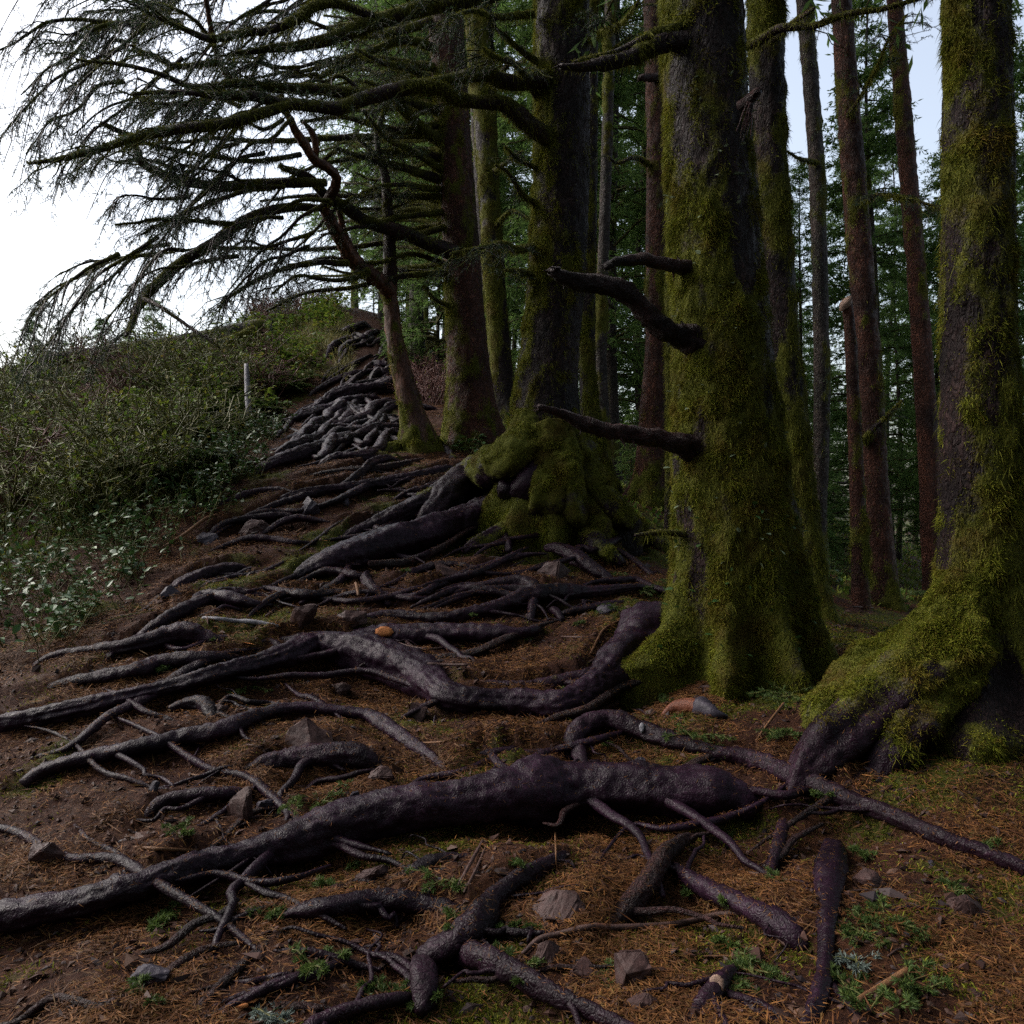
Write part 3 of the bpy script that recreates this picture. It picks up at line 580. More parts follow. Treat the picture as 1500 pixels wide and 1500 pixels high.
# roots that run out of the named trunks
tree_root(A, Ab, [(965,930,90),(922,968,70),(887,1000,48),(833,1031,40),(767,1034,42),(667,1026,40),(635,1008,44),(607,988,52),(567,967,54),(513,950,58),(463,944,44),(413,963,36),(313,990,32),(247,1007,27),(190,1021,26),(80,1046,24),(-120,1085,18)], mat='root_scuffed', seed=51)
tree_root(A, Ab, [(470,940,26),(440,940,22),(413,941,20),(388,947,8)], seed=52)
tree_root(A, Ab, [(915,975,20),(883,988,22),(833,998,22),(767,1007,16),(683,1002,12),(650,1000,6)], seed=53)
tree_root(A, Ab, [(1095,960,60),(1090,985,44),(1082,1005,26),(1075,1022,12)], seed=54, moss=0.3, mossn=2500, mtop=0.3)
tree_root(B, Bb, [(785,600,44,7.86),(768,640,54,7.78),(738,674,54,7.68),(690,702,46),(650,727,42),(600,750,34),(555,768,28),(500,785,14)], seed=55, mgrad=(1.0, -0.5), mossn=16000)
tree_root(B, Bb, [(690,700,46),(660,725,48),(632,752,38),(612,768,14)], seed=56, terr=False)
tree_root(B, Bb, [(792,680,40,7.68),(775,715,46,7.62),(748,740,46),(700,760,50),(640,782,54),(560,803,52),(490,824,40),(450,838,24),(415,848,8)], seed=57, mat='root_scuffed')
tree_root(B, Bb, [(745,715,30,7.6),(737,745,24),(738,775,18),(745,800,10)], seed=58, terr=False)
tree_root(B, Bb, [(822,610,46,7.9),(842,670,56,7.84),(872,718,48,7.76),(905,757,38,7.7),(938,783,26),(978,803,12)], seed=59, mgrad=(0.85, 0.35), mossn=26000)
tree_root(B, Bb, [(800,625,50,7.75),(806,690,60,7.62),(803,732,50,7.52),(786,760,38),(750,776,28),(712,790,20),(680,802,10)], seed=60, mgrad=(1.0, 0.2), mossn=26000)
tree_root(B, Bb, [(812,630,48,7.78),(824,700,54,7.64),(836,742,44,7.56),(852,774,34),(878,800,24),(912,818,12)], seed=61, mgrad=(1.0, 0.2), mossn=24000)
tree_root(B, Bb, [(615,850,10),(580,850,10),(540,826,10),(600,822,9),(650,800,8),(695,770,7)][2:], seed=62, terr=False, mat='branch')
tree_root(D, Db, [(610,640,26,10.45),(590,655,24),(560,662,16),(548,668,6)], seed=63, moss=0.9, mossn=3000, terr=False)
tree_root(D, Db, [(625,640,22,10.5),(645,655,16),(665,672,8)], seed=64, moss=0.5, mossn=1200, terr=False)

for k, (lab, pts, kw) in enumerate(ROOTS):
    o, Cc, Rr = add_root(pts, lab, forks=(2 if max(p_[2] for p_ in pts) > 20 else 1) + (len(pts) > 8) * 2, **kw)
    if 'orange broken patch' in lab: scar.C = (Cc, Rr); scar(o, 562, 928, 27, 15)
    if 'broad elbow, low' in lab: scar.C = (Cc, Rr); scar(o, 716, 1323, 14, 9, mat='pale_wood')
    if 'emerging by the bright' in lab: scar.C = (Cc, Rr); scar(o, 1058, 1452, 22, 22, mat='pale_wood')
    if 'small arch' in lab and 'knobbly' in lab: scar.C = (Cc, Rr); scar(o, 937, 1077, 8, 14, mat='grey_wood')
# the tangle on the upper trail: individuals nothing tells apart
trng = random.Random(5)
TANG = [[(663,580,14),(580,572,20),(513,580,16),(463,602,12),(425,612,6)],[(640,600,10),(570,596,12),(510,610,12),(450,606,12),(408,640,8)],
 [(600,655,10),(545,640,14),(490,632,12),(440,655,12),(400,672,8)],[(585,610,12),(530,622,13),(500,640,10),(455,640,11),(420,628,10)],
 [(610,560,9),(560,560,11),(500,570,11),(470,590,10),(440,600,7)],[(560,545,8),(520,550,9),(480,565,9),(455,580,6)],
 [(575,585,9),(535,600,12),(505,596,9),(480,612,9),(450,625,6)],[(600,625,10),(560,615,11),(520,628,11),(505,648,8)],
 [(520,600,8),(540,615,10),(565,635,10),(600,640,8)],[(500,585,8),(515,605,10),(500,625,10),(470,640,7)],
 [(640,560,9),(610,590,9),(590,612,9),(560,628,6)],[(655,640,9),(600,648,13),(560,645,12),(515,660,9),(480,675,6)],
 [(545,535,7),(575,540,8),(610,545,8),(640,550,6)],[(545,520,6),(520,535,8),(500,545,8),(478,560,5)]]
for k in range(12):
    x, y = trng.uniform(540, 625), trng.uniform(548, 640); p = []; L = trng.uniform(90, 170); n = 5; a = trng.uniform(-0.15, 0.55)
    for i in range(n): p.append((x - L * i / (n - 1) + trng.uniform(-6, 6), y + L * i / (n - 1) * a + trng.uniform(-17, 17), (6, 10, 11, 9, 5)[i] * trng.uniform(0.7, 1.2)))
    TANG.append(p)
for k in range(22):
    x, y = trng.uniform(545, 640), trng.uniform(470, 560); L = trng.uniform(50, 110); a = trng.uniform(.1, .9); p = [(x - L * i / 4 + trng.uniform(-5, 5), y + L * i / 4 * a + trng.uniform(-8, 8), (4, 7, 8, 7, 4)[i] * trng.uniform(.6, 1.2)) for i in range(5)]
    TANG.append(p)
for k, p in enumerate(TANG):
    tk = trng.choice([.6, .7, .9, 1.1, 1.4]); p = [(x, y, w_ * 1.05 * tk) for x, y, w_ in p]
    add_root(p, 'dark wet root in the tangle covering the upper trail left of the crooked tree', seed=80 + k, group='roots tangled on the upper trail', lift=0.5 + 0.4 * trng.random(), terr=False, wig=1.0)
for k in range(40):
    x, y = trng.uniform(330, 760), trng.uniform(690, 880)
    if (x < 420 and y < 720) or (690 < x and y < 790): continue
    L = trng.uniform(90, 220); n = 6; a = trng.uniform(.05, .45); ph = trng.uniform(0, 6); wd = trng.uniform(5, 13)
    p = [(x - (i / (n - 1) - .5) * L, y + (i / (n - 1) - .5) * L * a + math.sin(ph + i * 1.2) * 8, wd * (.4, .9, 1, .9, .7, .3)[i]) for i in range(n)]
    add_root(p, 'thin root strand among the many crossing the middle of the path', seed=320 + k, group='root strands on the middle of the path', lift=trng.uniform(.2, .6), terr=wd > 8, wig=.8, name='slender_root', forks=trng.choice([0, 1, 1]))
# more thin roots scattered over the lower slope
thin_g = 'thin rootlets scattered over the slope'
for k in range(64):
    x, y = 120 + 1280 * ((k % 8) + trng.random()) / 8, 690 + 790 * ((k // 8) + trng.random()) / 8
    if (960 < x < 1420 and y < 1060) or (x < 500 and y < 820) or (690 < x < 960 and y < 790) or (430 < x < 1400 and y > 1220) or (y > 1350 and x < 430 and k % 2) or (400 < x < 1000 and 1120 < y < 1230): continue
    sc_ = .55 + (y - 700) / 620; L = trng.uniform(140, 330) * sc_; n = 7; a = trng.choice([0.25, 0.15, -0.1, 0.35, 0.5, -0.45] if y > 950 else [0.1, 0.2, 0.3, 0.05]); ph = trng.uniform(0, 6); wd = trng.uniform(8, 17) * (.75 + .25 * sc_)
    p = [(x - (i / (n - 1) - 0.5) * L, y + (i / (n - 1) - 0.5) * L * a + math.sin(ph + i * trng.uniform(.7, 1.3)) * 14 * sc_, wd * (0.35, .8, 1, 1, .85, .65, .3)[i]) for i in range(n)]
    add_root(p, 'long thin wandering root half sunk in the needles on the slope', seed=220 + k, group='long thin roots wandering over the slope', lift=trng.uniform(.2, .7), terr=wd > 10, wig=0.7, name='slender_root', mat=trng.choice(['root', 'root', 'root_scuffed', 'branch']), forks=trng.choice([0, 1, 2]))
for k in range(46):
    for _ in range(30):
        x, y = trng.uniform(150, 1300), trng.uniform(690, 1490)
        if not (985 < x < 1330 and 780 < y < 1020) and not (x < 420 and y < 860) : break
    L = trng.uniform(50, 150) * (0.6 + (y - 690) / 900); a = trng.choice([-1, 1]) * trng.uniform(0.1, 0.7) if y > 850 else trng.uniform(0.0, 0.4); n = 5
    wd = trng.uniform(4, 10) * (0.5 + (y - 690) / 700)
    p = [(x + (i / 4 - 0.5) * L + trng.uniform(-5, 5), y - (i / 4 - 0.5) * L * a + trng.uniform(-7, 7), wd * (0.4, 0.9, 1, 0.8, 0.4)[i]) for i in range(n)]
    add_root(p, 'thin dark rootlet half buried in brown needles on the slope', seed=120 + k, group=thin_g, lift=0.0, terr=False, wig=0.6, name='rootlet', mat=trng.choice(['root', 'branch', 'root']))
# ------------------------------------------------------------------ build the ground sheet with soil held back by the roots
def axis(a, b, fine, lo, hi, mid, g0, growth=1.13):
    x = list(np.arange(a, b, fine)); s = fine
    while x[-1] < hi: s *= g0 if x[-1] < mid else growth; x.append(x[-1] + s)
    s = fine; left = []
    y = a
    while y > lo: s *= g0 if y > -mid else growth; y -= s; left.append(y)
    return np.array(left[::-1] + x)
GX = axis(-3.2, 3.4, 0.028, -600, 600, 11, 1.03); GY = axis(1.3, 8.6, 0.028, -300, 900, 24, 1.012)
X, Y = np.meshgrid(GX, GY); Z = H0(X, Y)
far = np.hypot(X, Y)
dz = np.zeros_like(Z)
eps = 0.3
for Cc, Rr in TERR:
    m = 0.7; r0, r1 = np.searchsorted(GY, [Cc[:, 1].min() - m, Cc[:, 1].max() + m]); c0, c1 = np.searchsorted(GX, [Cc[:, 0].min() - m, Cc[:, 0].max() + m])
    if r1 <= r0 or c1 <= c0: continue
    xs, ys = X[r0:r1, c0:c1].ravel(), Y[r0:r1, c0:c1].ravel()
    T = norm(np.gradient(Cc[:, :2], axis=0)); Pp = np.stack([-T[:, 1], T[:, 0]], -1); Pp[Pp[:, 1] < 0] *= -1
    best = np.full(len(xs), 1e9); s = np.zeros(len(xs)); rad = np.zeros(len(xs))
    for i in range(len(Cc)):
        dx, dy = xs - Cc[i, 0], ys - Cc[i, 1]; dd = dx * dx + dy * dy; k = dd < best
        best[k] = dd[k]; s[k] = dx[k] * Pp[i, 0] + dy[k] * Pp[i, 1]; rad[k] = Rr[i]
    dist = np.sqrt(best); sg = np.tanh(s / np.maximum(rad * 0.7, 0.01))
    f = np.where(sg > 0, 0.75 * sg * np.exp(-dist / 0.40), 1.25 * sg * np.exp(-np.maximum(dist - rad, 0) / 0.24)) * rad
    dz[r0:r1, c0:c1] += f.reshape(r1 - r0, c1 - c0)
dz = np.clip(dz, -0.19, 0.10)
q = np.stack([X, Y, 0 * X], -1)
near = 1 - sstep(far, 12, 25)
Z = Z + dz
nr, nc = Z.shape
for Cc, Rr in CARVE:                     # soil is worn off the top of every root
    m = Rr.max() * 1.6; r0, r1 = np.searchsorted(GY, [Cc[:, 1].min() - m, Cc[:, 1].max() + m]); c0, c1 = np.searchsorted(GX, [Cc[:, 0].min() - m, Cc[:, 0].max() + m])
    if r1 <= r0 or c1 <= c0: continue
    xs, ys = X[r0:r1, c0:c1], Y[r0:r1, c0:c1]; zs = Z[r0:r1, c0:c1]; lim = np.full(zs.shape, 1e9)
    for i in range(3, len(Cc) - 3):
        dd = np.sqrt((xs - Cc[i, 0]) ** 2 + (ys - Cc[i, 1]) ** 2) / Rr[i]
        lim = np.minimum(lim, np.where(dd < 1.5, Cc[i, 2] + Rr[i] * (0.05 + 0.9 * np.maximum(dd - 0.9, 0)), 1e9))
    Z[r0:r1, c0:c1] = np.minimum(zs, lim)
gi = np.arange(nr - 1)[:, None]; gj = np.arange(nc - 1)[None]
GF = np.stack([gi * nc + gj, gi * nc + gj + 1, (gi + 1) * nc + gj + 1, (gi + 1) * nc + gj], -1).reshape(-1, 4)
GV = np.stack([X, Y, Z], -1).reshape(-1, 3)
# moss cover of the ground: by patch, more round the tree feet and beyond the path
gm = 2.6 * (fbm(q * 2.3 + 31, 4) - 0.48) + 0.5 * (fbm(q * 9, 3) - 0.5)
for bx, by, rad, k in [(Ab[0], Ab[1], 1.0, 0.5), (Bb[0], Bb[1], 1.2, 0.5), (FBb[0], FBb[1], 1.1, 0.6), (Db[0], Db[1], 0.8, 0.6), (Ab[0] + 0.9, Ab[1] + 1.2, 1.1, 0.8)]:
    gm = gm + k * np.exp(-((X - bx) ** 2 + (Y - by) ** 2) / rad ** 2)
gm = np.where((dz < -0.02) & (Y < 3.6), gm + 0.4, gm)
pathx = np.interp(Y, [0, 4, 7, 9, 12, 15, 18, 21], [-0.4, -0.6, -1.4, -1.9, -1.9, -2.6, -3.1, -3.9]); pw = np.interp(Y, [0, 4, 7, 9, 12, 15, 18, 21], [4, 3.2, 1.9, 1.6, 1.3, .8, .4, .3])
off = np.abs(X - pathx) / pw
wild = sstep(off, 1.0, 1.5) * sstep(Y, 6.0, 8.0)
gm = np.clip(gm + wild * 0.5, 0, 1)
t = NT('forest_soil'); c = t.coord(); n1 = t.noise(c, 9, 6, 0.7); n2 = t.noise(c, 60, 6, 0.7); n3 = t.noise(c, 2.1, 4)
col = t.mix(t.ramp(n2, [(0.3, 0.0), (0.7, 1.0)]), (0.016, 0.007, 0.005), (0.072, 0.028, 0.014))
col = t.mix(t.ramp(n1, [(0.45, 0.0), (0.65, 0.7)]), col, (0.020, 0.010, 0.011)); col = t.mix(t.ramp(n3, [(0.5, 0.0), (0.7, 0.5)]), col, (0.08, 0.034, 0.015))
ga = t.attr('moss'); gf = t.ramp(t.math('ADD', ga, t.math('MULTIPLY', t.math('SUBTRACT', n2, 0.5), 0.8)), [(0.35, 0.0), (0.65, 1.0)])
col = t.mix(gf, col, t.mix(n2, (0.02, 0.028, 0.006), (0.075, 0.075, 0.014)))
t.set(col, t.ramp(n1, [(0.35, 0.5), (0.6, 0.85)]), t.bump(t.math('ADD', n2, n1), 1.0, 0.02), 0.08); M['soil'] = t.m
ground = link('forest_floor', MB().add(GV, GF, None, moss=gm.ravel()).mesh('forest_floor'), M['soil']); ground['kind'] = 'structure'

def Hf(x, y):
    x = np.asarray(x, float); y = np.asarray(y, float)
    i = np.clip(np.searchsorted(GX, x) - 1, 0, nc - 2); j = np.clip(np.searchsorted(GY, y) - 1, 0, nr - 2)
    u = np.clip((x - GX[i]) / (GX[i + 1] - GX[i]), 0, 1); v = np.clip((y - GY[j]) / (GY[j + 1] - GY[j]), 0, 1)
    return (Z[j, i] * (1 - u) + Z[j, i + 1] * u) * (1 - v) + (Z[j + 1, i] * (1 - u) + Z[j + 1, i + 1] * u) * v
def at(px, py): return march(Hf, px, py)
def gz(x, y): return float(Hf(np.array([x]), np.array([y]))[0])

# litter of brown needles, mossy tufts
d2 = np.maximum(far.ravel(), 2.2)
infr = ((np.abs(GV[:, 0]) < GV[:, 1] * 0.72 + 0.6) & (GV[:, 1] > 1.7) & (GV[:, 1] < 15)).astype(float)
clump = 0.12 + sstep(fbm(q * 2.9 + 77, 4), 0.38, 0.66).ravel() * 1.3
wv = infr * clump * np.clip(1 - gm.ravel() * 0.75, 0.05, 1) / d2 ** 1.5 * (1 - 0.55 * wild.ravel())
Pn, Nn = face_sample(GV, GF, 420000, wv)
ang = RNG.uniform(0, 2 * np.pi, len(Pn)); Dn = norm(np.stack([np.cos(ang), np.sin(ang), RNG.normal(0.0, 0.38, len(Pn))], -1))
Dn = norm(Dn - Nn * (Dn * Nn).sum(1, keepdims=True) * 0.8)
Ln = RNG.gamma(2.6, 0.010, len(Pn)) + 0.010
V, F4 = slivers(Pn + Nn * RNG.uniform(0.001, 0.02, (len(Pn), 1)), Dn, Ln, RNG.uniform(0.0018, 0.0048, len(Pn)) * (1 + np.maximum(Pn[:, 1] - 4, 0) * 0.12), up=Nn + RNG.normal(size=Nn.shape) * 0.4)
sm = MB().add(V, F4)
for sv, sf in SURF:
    if len(sf) < 400: continue
    ext = np.linalg.norm(sv.max(0) - sv.min(0)); nn_ = int(500 * ext)
    p_, n_ = face_sample(sv, sf, nn_); k = (n_[:, 2] > 0.55) & (fbm(p_ * 7, 2) > 0.42); p_, n_ = p_[k], n_[k]
    if len(p_) < 5: continue
    a_ = RNG.uniform(0, 6.28, len(p_)); d_ = norm(np.stack([np.cos(a_), np.sin(a_), 0 * a_], -1)); d_ = norm(d_ - n_ * (d_ * n_).sum(1, keepdims=True))
    sm.add(*slivers(p_ + n_ * .003, d_, RNG.uniform(.012, .03, len(p_)), RNG.uniform(.0016, .003, len(p_)), up=n_))
link('needle_litter', sm.mesh('needle_litter', smooth=False), M['litter'])['kind'] = 'stuff'
wv = infr * (gm.ravel() ** 1.5) / d2 ** 1.5 * (1 - 0.6 * wild.ravel())
Pn, Nn = face_sample(GV, GF, 170000, wv)
Dn = norm(Nn * 0.8 + RNG.normal(size=Nn.shape) * 0.5)
V, F4, F3 = blades(Pn, Dn, RNG.uniform(0.012, 0.04, len(Pn)), RNG.uniform(0.0025, 0.0055, len(Pn)), 0.4)
link('ground_moss', MB().add(V, F4, F3).mesh('ground_moss', smooth=False), M['moss'])['kind'] = 'stuff'

# crumbs of bark, cones and grit
wv = infr / d2 ** 1.4 * (1 - 0.5 * wild.ravel())
Pn, Nn = face_sample(GV, GF, 26000, wv)
s_ = (RNG.gamma(2.0, 0.0035, len(Pn)) + 0.003)[:, None]; ax = norm(RNG.normal(size=(len(Pn), 3)) * [1, 1, .4]); bx_ = norm(np.cross(ax, RNG.normal(size=ax.shape))); cx_ = np.cross(ax, bx_); ra = RNG.uniform(.6, 1.9, (len(Pn), 1)); rb = RNG.uniform(.5, 1, (len(Pn), 1)); rc = RNG.uniform(.25, .6, (len(Pn), 1))
Pc = Pn + Nn * s_ * .3
V = np.stack([Pc + ax * s_ * ra, Pc - ax * s_ * ra, Pc + bx_ * s_ * rb, Pc - bx_ * s_ * rb, Pc + cx_ * s_ * rc, Pc - cx_ * s_ * rc], 1).reshape(-1, 3); bb = np.arange(len(Pn))[:, None] * 6
F3 = np.concatenate([bb + np.array([t_]) for t_ in ((0, 2, 4), (2, 1, 4), (1, 3, 4), (3, 0, 4), (2, 0, 5), (1, 2, 5), (3, 1, 5), (0, 3, 5))])
M['crumbs'] = blade_material('bark_crumbs', [(0.02, 0.010, 0.009), (0.05, 0.024, 0.018), (0.09, 0.045, 0.035), (0.03, 0.024, 0.028), (0.11, 0.06, 0.04)], .6, .15, 0)
link('bark_crumbs', MB().add(V, None, F3).mesh('bark_crumbs', smooth=False), M['crumbs'])['kind'] = 'stuff'
# ------------------------------------------------------------------ branches, twigs, needles
import bmesh
def thin_tubes(Pl, Rd):
    """many thin 4-sided twigs at once: Pl (N,K,3), Rd (N,K)"""
    N, K, _ = Pl.shape; T = norm(np.gradient(Pl, axis=1)); u = norm(np.cross(T, np.array([0.31, 0.17, 0.93]))); v = np.cross(T, u)
    V = np.stack([Pl + u * Rd[..., None], Pl + v * Rd[..., None], Pl - u * Rd[..., None], Pl - v * Rd[..., None]], 2).reshape(-1, 3)
    n = np.arange(N)[:, None, None] * K * 4; k = np.arange(K - 1)[None, :, None] * 4; s = np.arange(4)[None, None]; s2 = (s + 1) % 4
    F4 = np.stack([n + k + s, n + k + s2, n + k + 4 + s2, n + k + 4 + s], -1).reshape(-1, 4)
    return V, F4
def sprays(S, Dr, L, droop=0.2, K=5, wob=0.06, rng=RNG):
    t = np.linspace(0, 1, K)[None, :, None]; L = np.broadcast_to(L, (len(S),))[:, None, None]
    Pl = S[:, None] + Dr[:, None] * L * t - UP * (droop * L * t ** 2)
    Pl[:, 1:] += rng.normal(size=(len(S), K - 1, 3)) * (wob * L) * t[:, 1:]
    return Pl
def along(Pl, idx, t):
    """points and tangents at parameter t on polylines idx"""
    K = Pl.shape[1]; x = np.clip(t, 0, 0.999) * (K - 1); i = x.astype(int); f = (x - i)[:, None]
    a, b = Pl[idx, i], Pl[idx, i + 1]; return a * (1 - f) + b * f, norm(b - a)
def subsprays(Pl, per, L, t0=0.1, side=0.9, droop=0.3, K=4, rng=RNG, flat=0.35, taper=0.6):
    N = len(Pl); idx = np.repeat(np.arange(N), per); t = rng.uniform(t0, 1, len(idx)); p, T = along(Pl, idx, t)
    s = norm(np.cross(T, UP)) * rng.choice([-1, 1], len(idx))[:, None]
    D = norm(T * rng.uniform(0.3, 0.9, (len(idx), 1)) + s * side + rng.normal(size=T.shape) * flat)
    return sprays(p, D, L * rng.uniform(0.5, 1.15, len(idx)) * (1 - taper * t), droop, K, 0.05, rng)
def needle_faces(Pl, per, L, Wd, rng=RNG, t0=0.05, spread=0.9):
    idx = np.repeat(np.arange(len(Pl)), per); p, T = along(Pl, idx, rng.uniform(t0, 1, len(idx)))
    D = norm(T * 0.6 + norm(rng.normal(size=T.shape)) * spread)
    return slivers(p, D, L * rng.uniform(0.6, 1.2, len(idx)), Wd * rng.uniform(0.7, 1.2, len(idx)), None, rng)

def branch(e, base, pts, d0, d1, mat='branch', moss=0.6, mossn=1500, tw=0, twl=0.6, sub=5, ndl=26, seed=0, nm='branch', ndm='needles', mossL=(0.012, 0.04), hang=0.5, droop=0.35, amp=0.14, t0=0.12, nl=0.028, nw=0.0048):
    n = len(pts); q = np.array([[*P(p[0], p[1], d0 + (d1 - d0) * i / (n - 1)), p[2] * (d0 + (d1 - d0) * i / (n - 1)) / F / 2] for i, p in enumerate(pts)])
    q = catmull(q, 0.035); C, R = q[:, :3].copy(), np.maximum(q[:, 3] * (1.0 if nm in ('branch_stub', 'dead_fork', 'dead_twig') else 1.22), 0.004); s = np.arange(len(C)) * 0.035
    C += np.stack([fbm(np.stack([s * 2.5, s * 0 + seed * 3.7 + k * 9, s * 0], -1), 3) - 0.5 for k in range(3)], -1) * 0.05
    sides = int(np.clip(R.max() * 300, 7, 28)); V, F4, F3 = tube(C, R, sides, amp, 2.5, 1.0, True, seed, 0.12)
    cz = np.concatenate([np.repeat(C[:, 2], sides), [C[0, 2], C[-1, 2]]]); rz = np.concatenate([np.repeat(R, sides), [R[0], R[-1]]])
    ms = np.clip(moss + 0.25 * (V[:, 2] - cz) / rz + 2.4 * (fbm(V * 4.0 + seed, 3) - 0.5), 0, 1) if moss > 0 else np.zeros(len(V))
    if nm in ('branch_stub', 'dead_fork'):
        Cr = np.concatenate([np.repeat(C, sides, 0), C[:1], C[-1:]]); V = V + norm(V - Cr) * ((fbm(V * np.array([30, 60, 60]) + seed, 3) - 0.5) * rz * 0.55 + (fbm(V * 16 + seed, 2) - 0.5) * rz * 0.5)[:, None]
    mb = MB().add(V, F4, F3, moss=ms); org = C[0]
    if nm == 'branch_stub':
        sr_ = np.random.default_rng(seed); tg = norm((C[-1] - C[max(0, len(C) - 6)])[None])[0]; K_ = 9; st_ = C[-2] + sr_.normal(0, R[-1] * .5, (K_, 3)); sp_ = sprays(st_, norm(tg + sr_.normal(0, .22, (K_, 3))), sr_.uniform(.02, .075, K_), .1, 4, .02, sr_)
        mb.add(*thin_tubes(sp_, np.linspace(1, .1, 4)[None] * sr_.uniform(.25, .5, (K_, 1)) * R[-1]), None, moss=0.0)
        kn = sr_.integers(2, max(3, len(C) - 2), 5); sp_ = sprays(C[kn], norm(sr_.normal(size=(5, 3))), R[kn] * sr_.uniform(1.3, 2.4, 5), .1, 4, .02, sr_); mb.add(*thin_tubes(sp_, np.linspace(1, .25, 4)[None] * R[kn][:, None] * .3), None, moss=0.0)
    o = None; Nd = []; Tw = None
    rng = np.random.default_rng(1000 + seed)
    if tw:
        ti = rng.uniform(t0, 1, tw) ** 0.8; ii = np.clip((ti * (len(C) - 1)).astype(int), 1, len(C) - 2); T = norm(C[ii + 1] - C[ii - 1])
        sd = norm(np.cross(T, UP)) * rng.choice([-1, 1], tw)[:, None]
        Dr = norm(T * 0.75 + sd * rng.uniform(0.4, 1.0, (tw, 1)) + UP * rng.normal(0.0, 0.25, (tw, 1)))
        Tw = sprays(C[ii], Dr, twl * rng.uniform(0.4, 1.15, tw) * (1.1 - 0.5 * ti), droop, 6, 0.05, rng)
        tv, tf = thin_tubes(Tw, np.linspace(0.007, 0.0025, 6)[None] * np.ones((tw, 1)) * rng.uniform(0.7, 1.3, (tw, 1)))
        mb.add(tv, tf, None, moss=0.15 + 0.5 * (moss > 0.4))
        if sub:
            S2 = subsprays(Tw, sub, twl * 0.38, 0.15, 0.8, 0.45, 4, rng)
            tv, tf = thin_tubes(S2, np.linspace(0.003, 0.0012, 4)[None] * np.ones((len(S2), 1))); mb.add(tv, tf, None, moss=0.1)
            if ndl:
                a = needle_faces(S2, ndl, nl, nw, rng); b = needle_faces(Tw, ndl, nl, nw, rng, 0.35); Nd = [a, b]
    o = link(nm, mb.mesh(nm, base), M[mat], e)
    if mossn and moss > 0:
        Pb, Nb = face_sample(V, F4, mossn, ms ** 1.5 + 0.02)
        down = (rng.random(len(Pb)) < hang)[:, None]
        D = norm(Nb * 0.6 + rng.normal(size=Nb.shape) * 0.5 - UP * np.where(down, 0.9, 0.0))
        L = rng.uniform(*mossL, len(Pb)) * np.where(down[:, 0], 1.4, 1)
        bv, b4, b3 = blades(Pb, D, L, rng.uniform(0.003, 0.006, len(Pb)) * max(1, d0 / 8), 0.5)
        link('moss', MB().add(bv, b4, b3).mesh('moss', base, False), M['moss_hang'], o)['kind'] = 'stuff'
    if Nd:
        m2 = MB()
        for v_, f_ in Nd: m2.add(v_, f_)
        link('needles', m2.mesh('needles', base, False), M[ndm], o)['kind'] = 'stuff'
    return o

# broken wet branch stubs of the nearest spruce
ds = 5.05
branch(A, Ab, [(1010,62,30),(975,62,26),(935,78,24),(890,96,20),(850,100,13),(822,97,9)], ds, 4.75, moss=0.12, mossn=900, seed=1, nm='branch_stub')
branch(A, Ab, [(1000,40,14),(960,50,12),(915,72,9),(875,84,7),(840,92,5)], ds, 4.8, moss=0.35, mossn=900, seed=2)
branch(A, Ab, [(1010,390,24),(985,388,20),(940,382,18),(905,384,15),(888,389,9)], ds, 4.8, moss=0.0, seed=3, nm='branch_stub', amp=0.2)
branch(A, Ab, [(1035,512,52),(1008,497,40),(985,489,33),(962,476,31),(938,450,30),(915,428,30),(890,417,28),(850,413,25),(822,405,20),(806,398,14)], ds, 4.6, moss=0.0, seed=4, nm='branch_stub', amp=0.16)
branch(A, Ab, [(1035,668,48),(1003,654,34),(960,641,27),(900,632,23),(850,616,19),(815,603,13),(790,595,8)], ds, 4.55, moss=0.0, seed=5, nm='branch_stub', amp=0.24)
branch(A, Ab, [(1010,782,9),(985,780,8),(955,781,6),(930,784,4)], ds, 4.9, moss=0.2, mossn=200, seed=6)
branch(A, Ab, [(1085,155,18),(1100,142,16),(1112,132,12)], 4.85, 4.75, mat='branch', moss=0.0, seed=7, nm='branch_stub')
for k in range(7):
    branch(A, Ab, [(1096+k%3*3,150,3),(1094+k*2.2-6,170,2.5),(1090+k*3-10,192+k%4*5,1.5)], 4.78, 4.72, moss=0, seed=70+k, nm='dead_twig')
branch(A2, A2b, [(1085,72,10),(1110,60,11),(1145,41,10),(1190,38,8),(1240,22,7),(1312,8,6),(1420,-25,4)], 6.3, 5.6, moss=0.55, mossn=1500, tw=6, twl=.4, sub=3, ndl=8, seed=8)
branch(A2, A2b, [(1130,60,8),(1165,30,7),(1190,12,4)], 6.4, 6.0, moss=0.5, mossn=300, seed=9)
branch(E, Eb, [(978,115,14),(955,112,12),(938,112,8)], 10.1, 9.9, moss=0.0, seed=10, nm='branch_stub')

kw = dict(tw=24, twl=0.75, sub=6, ndl=28)
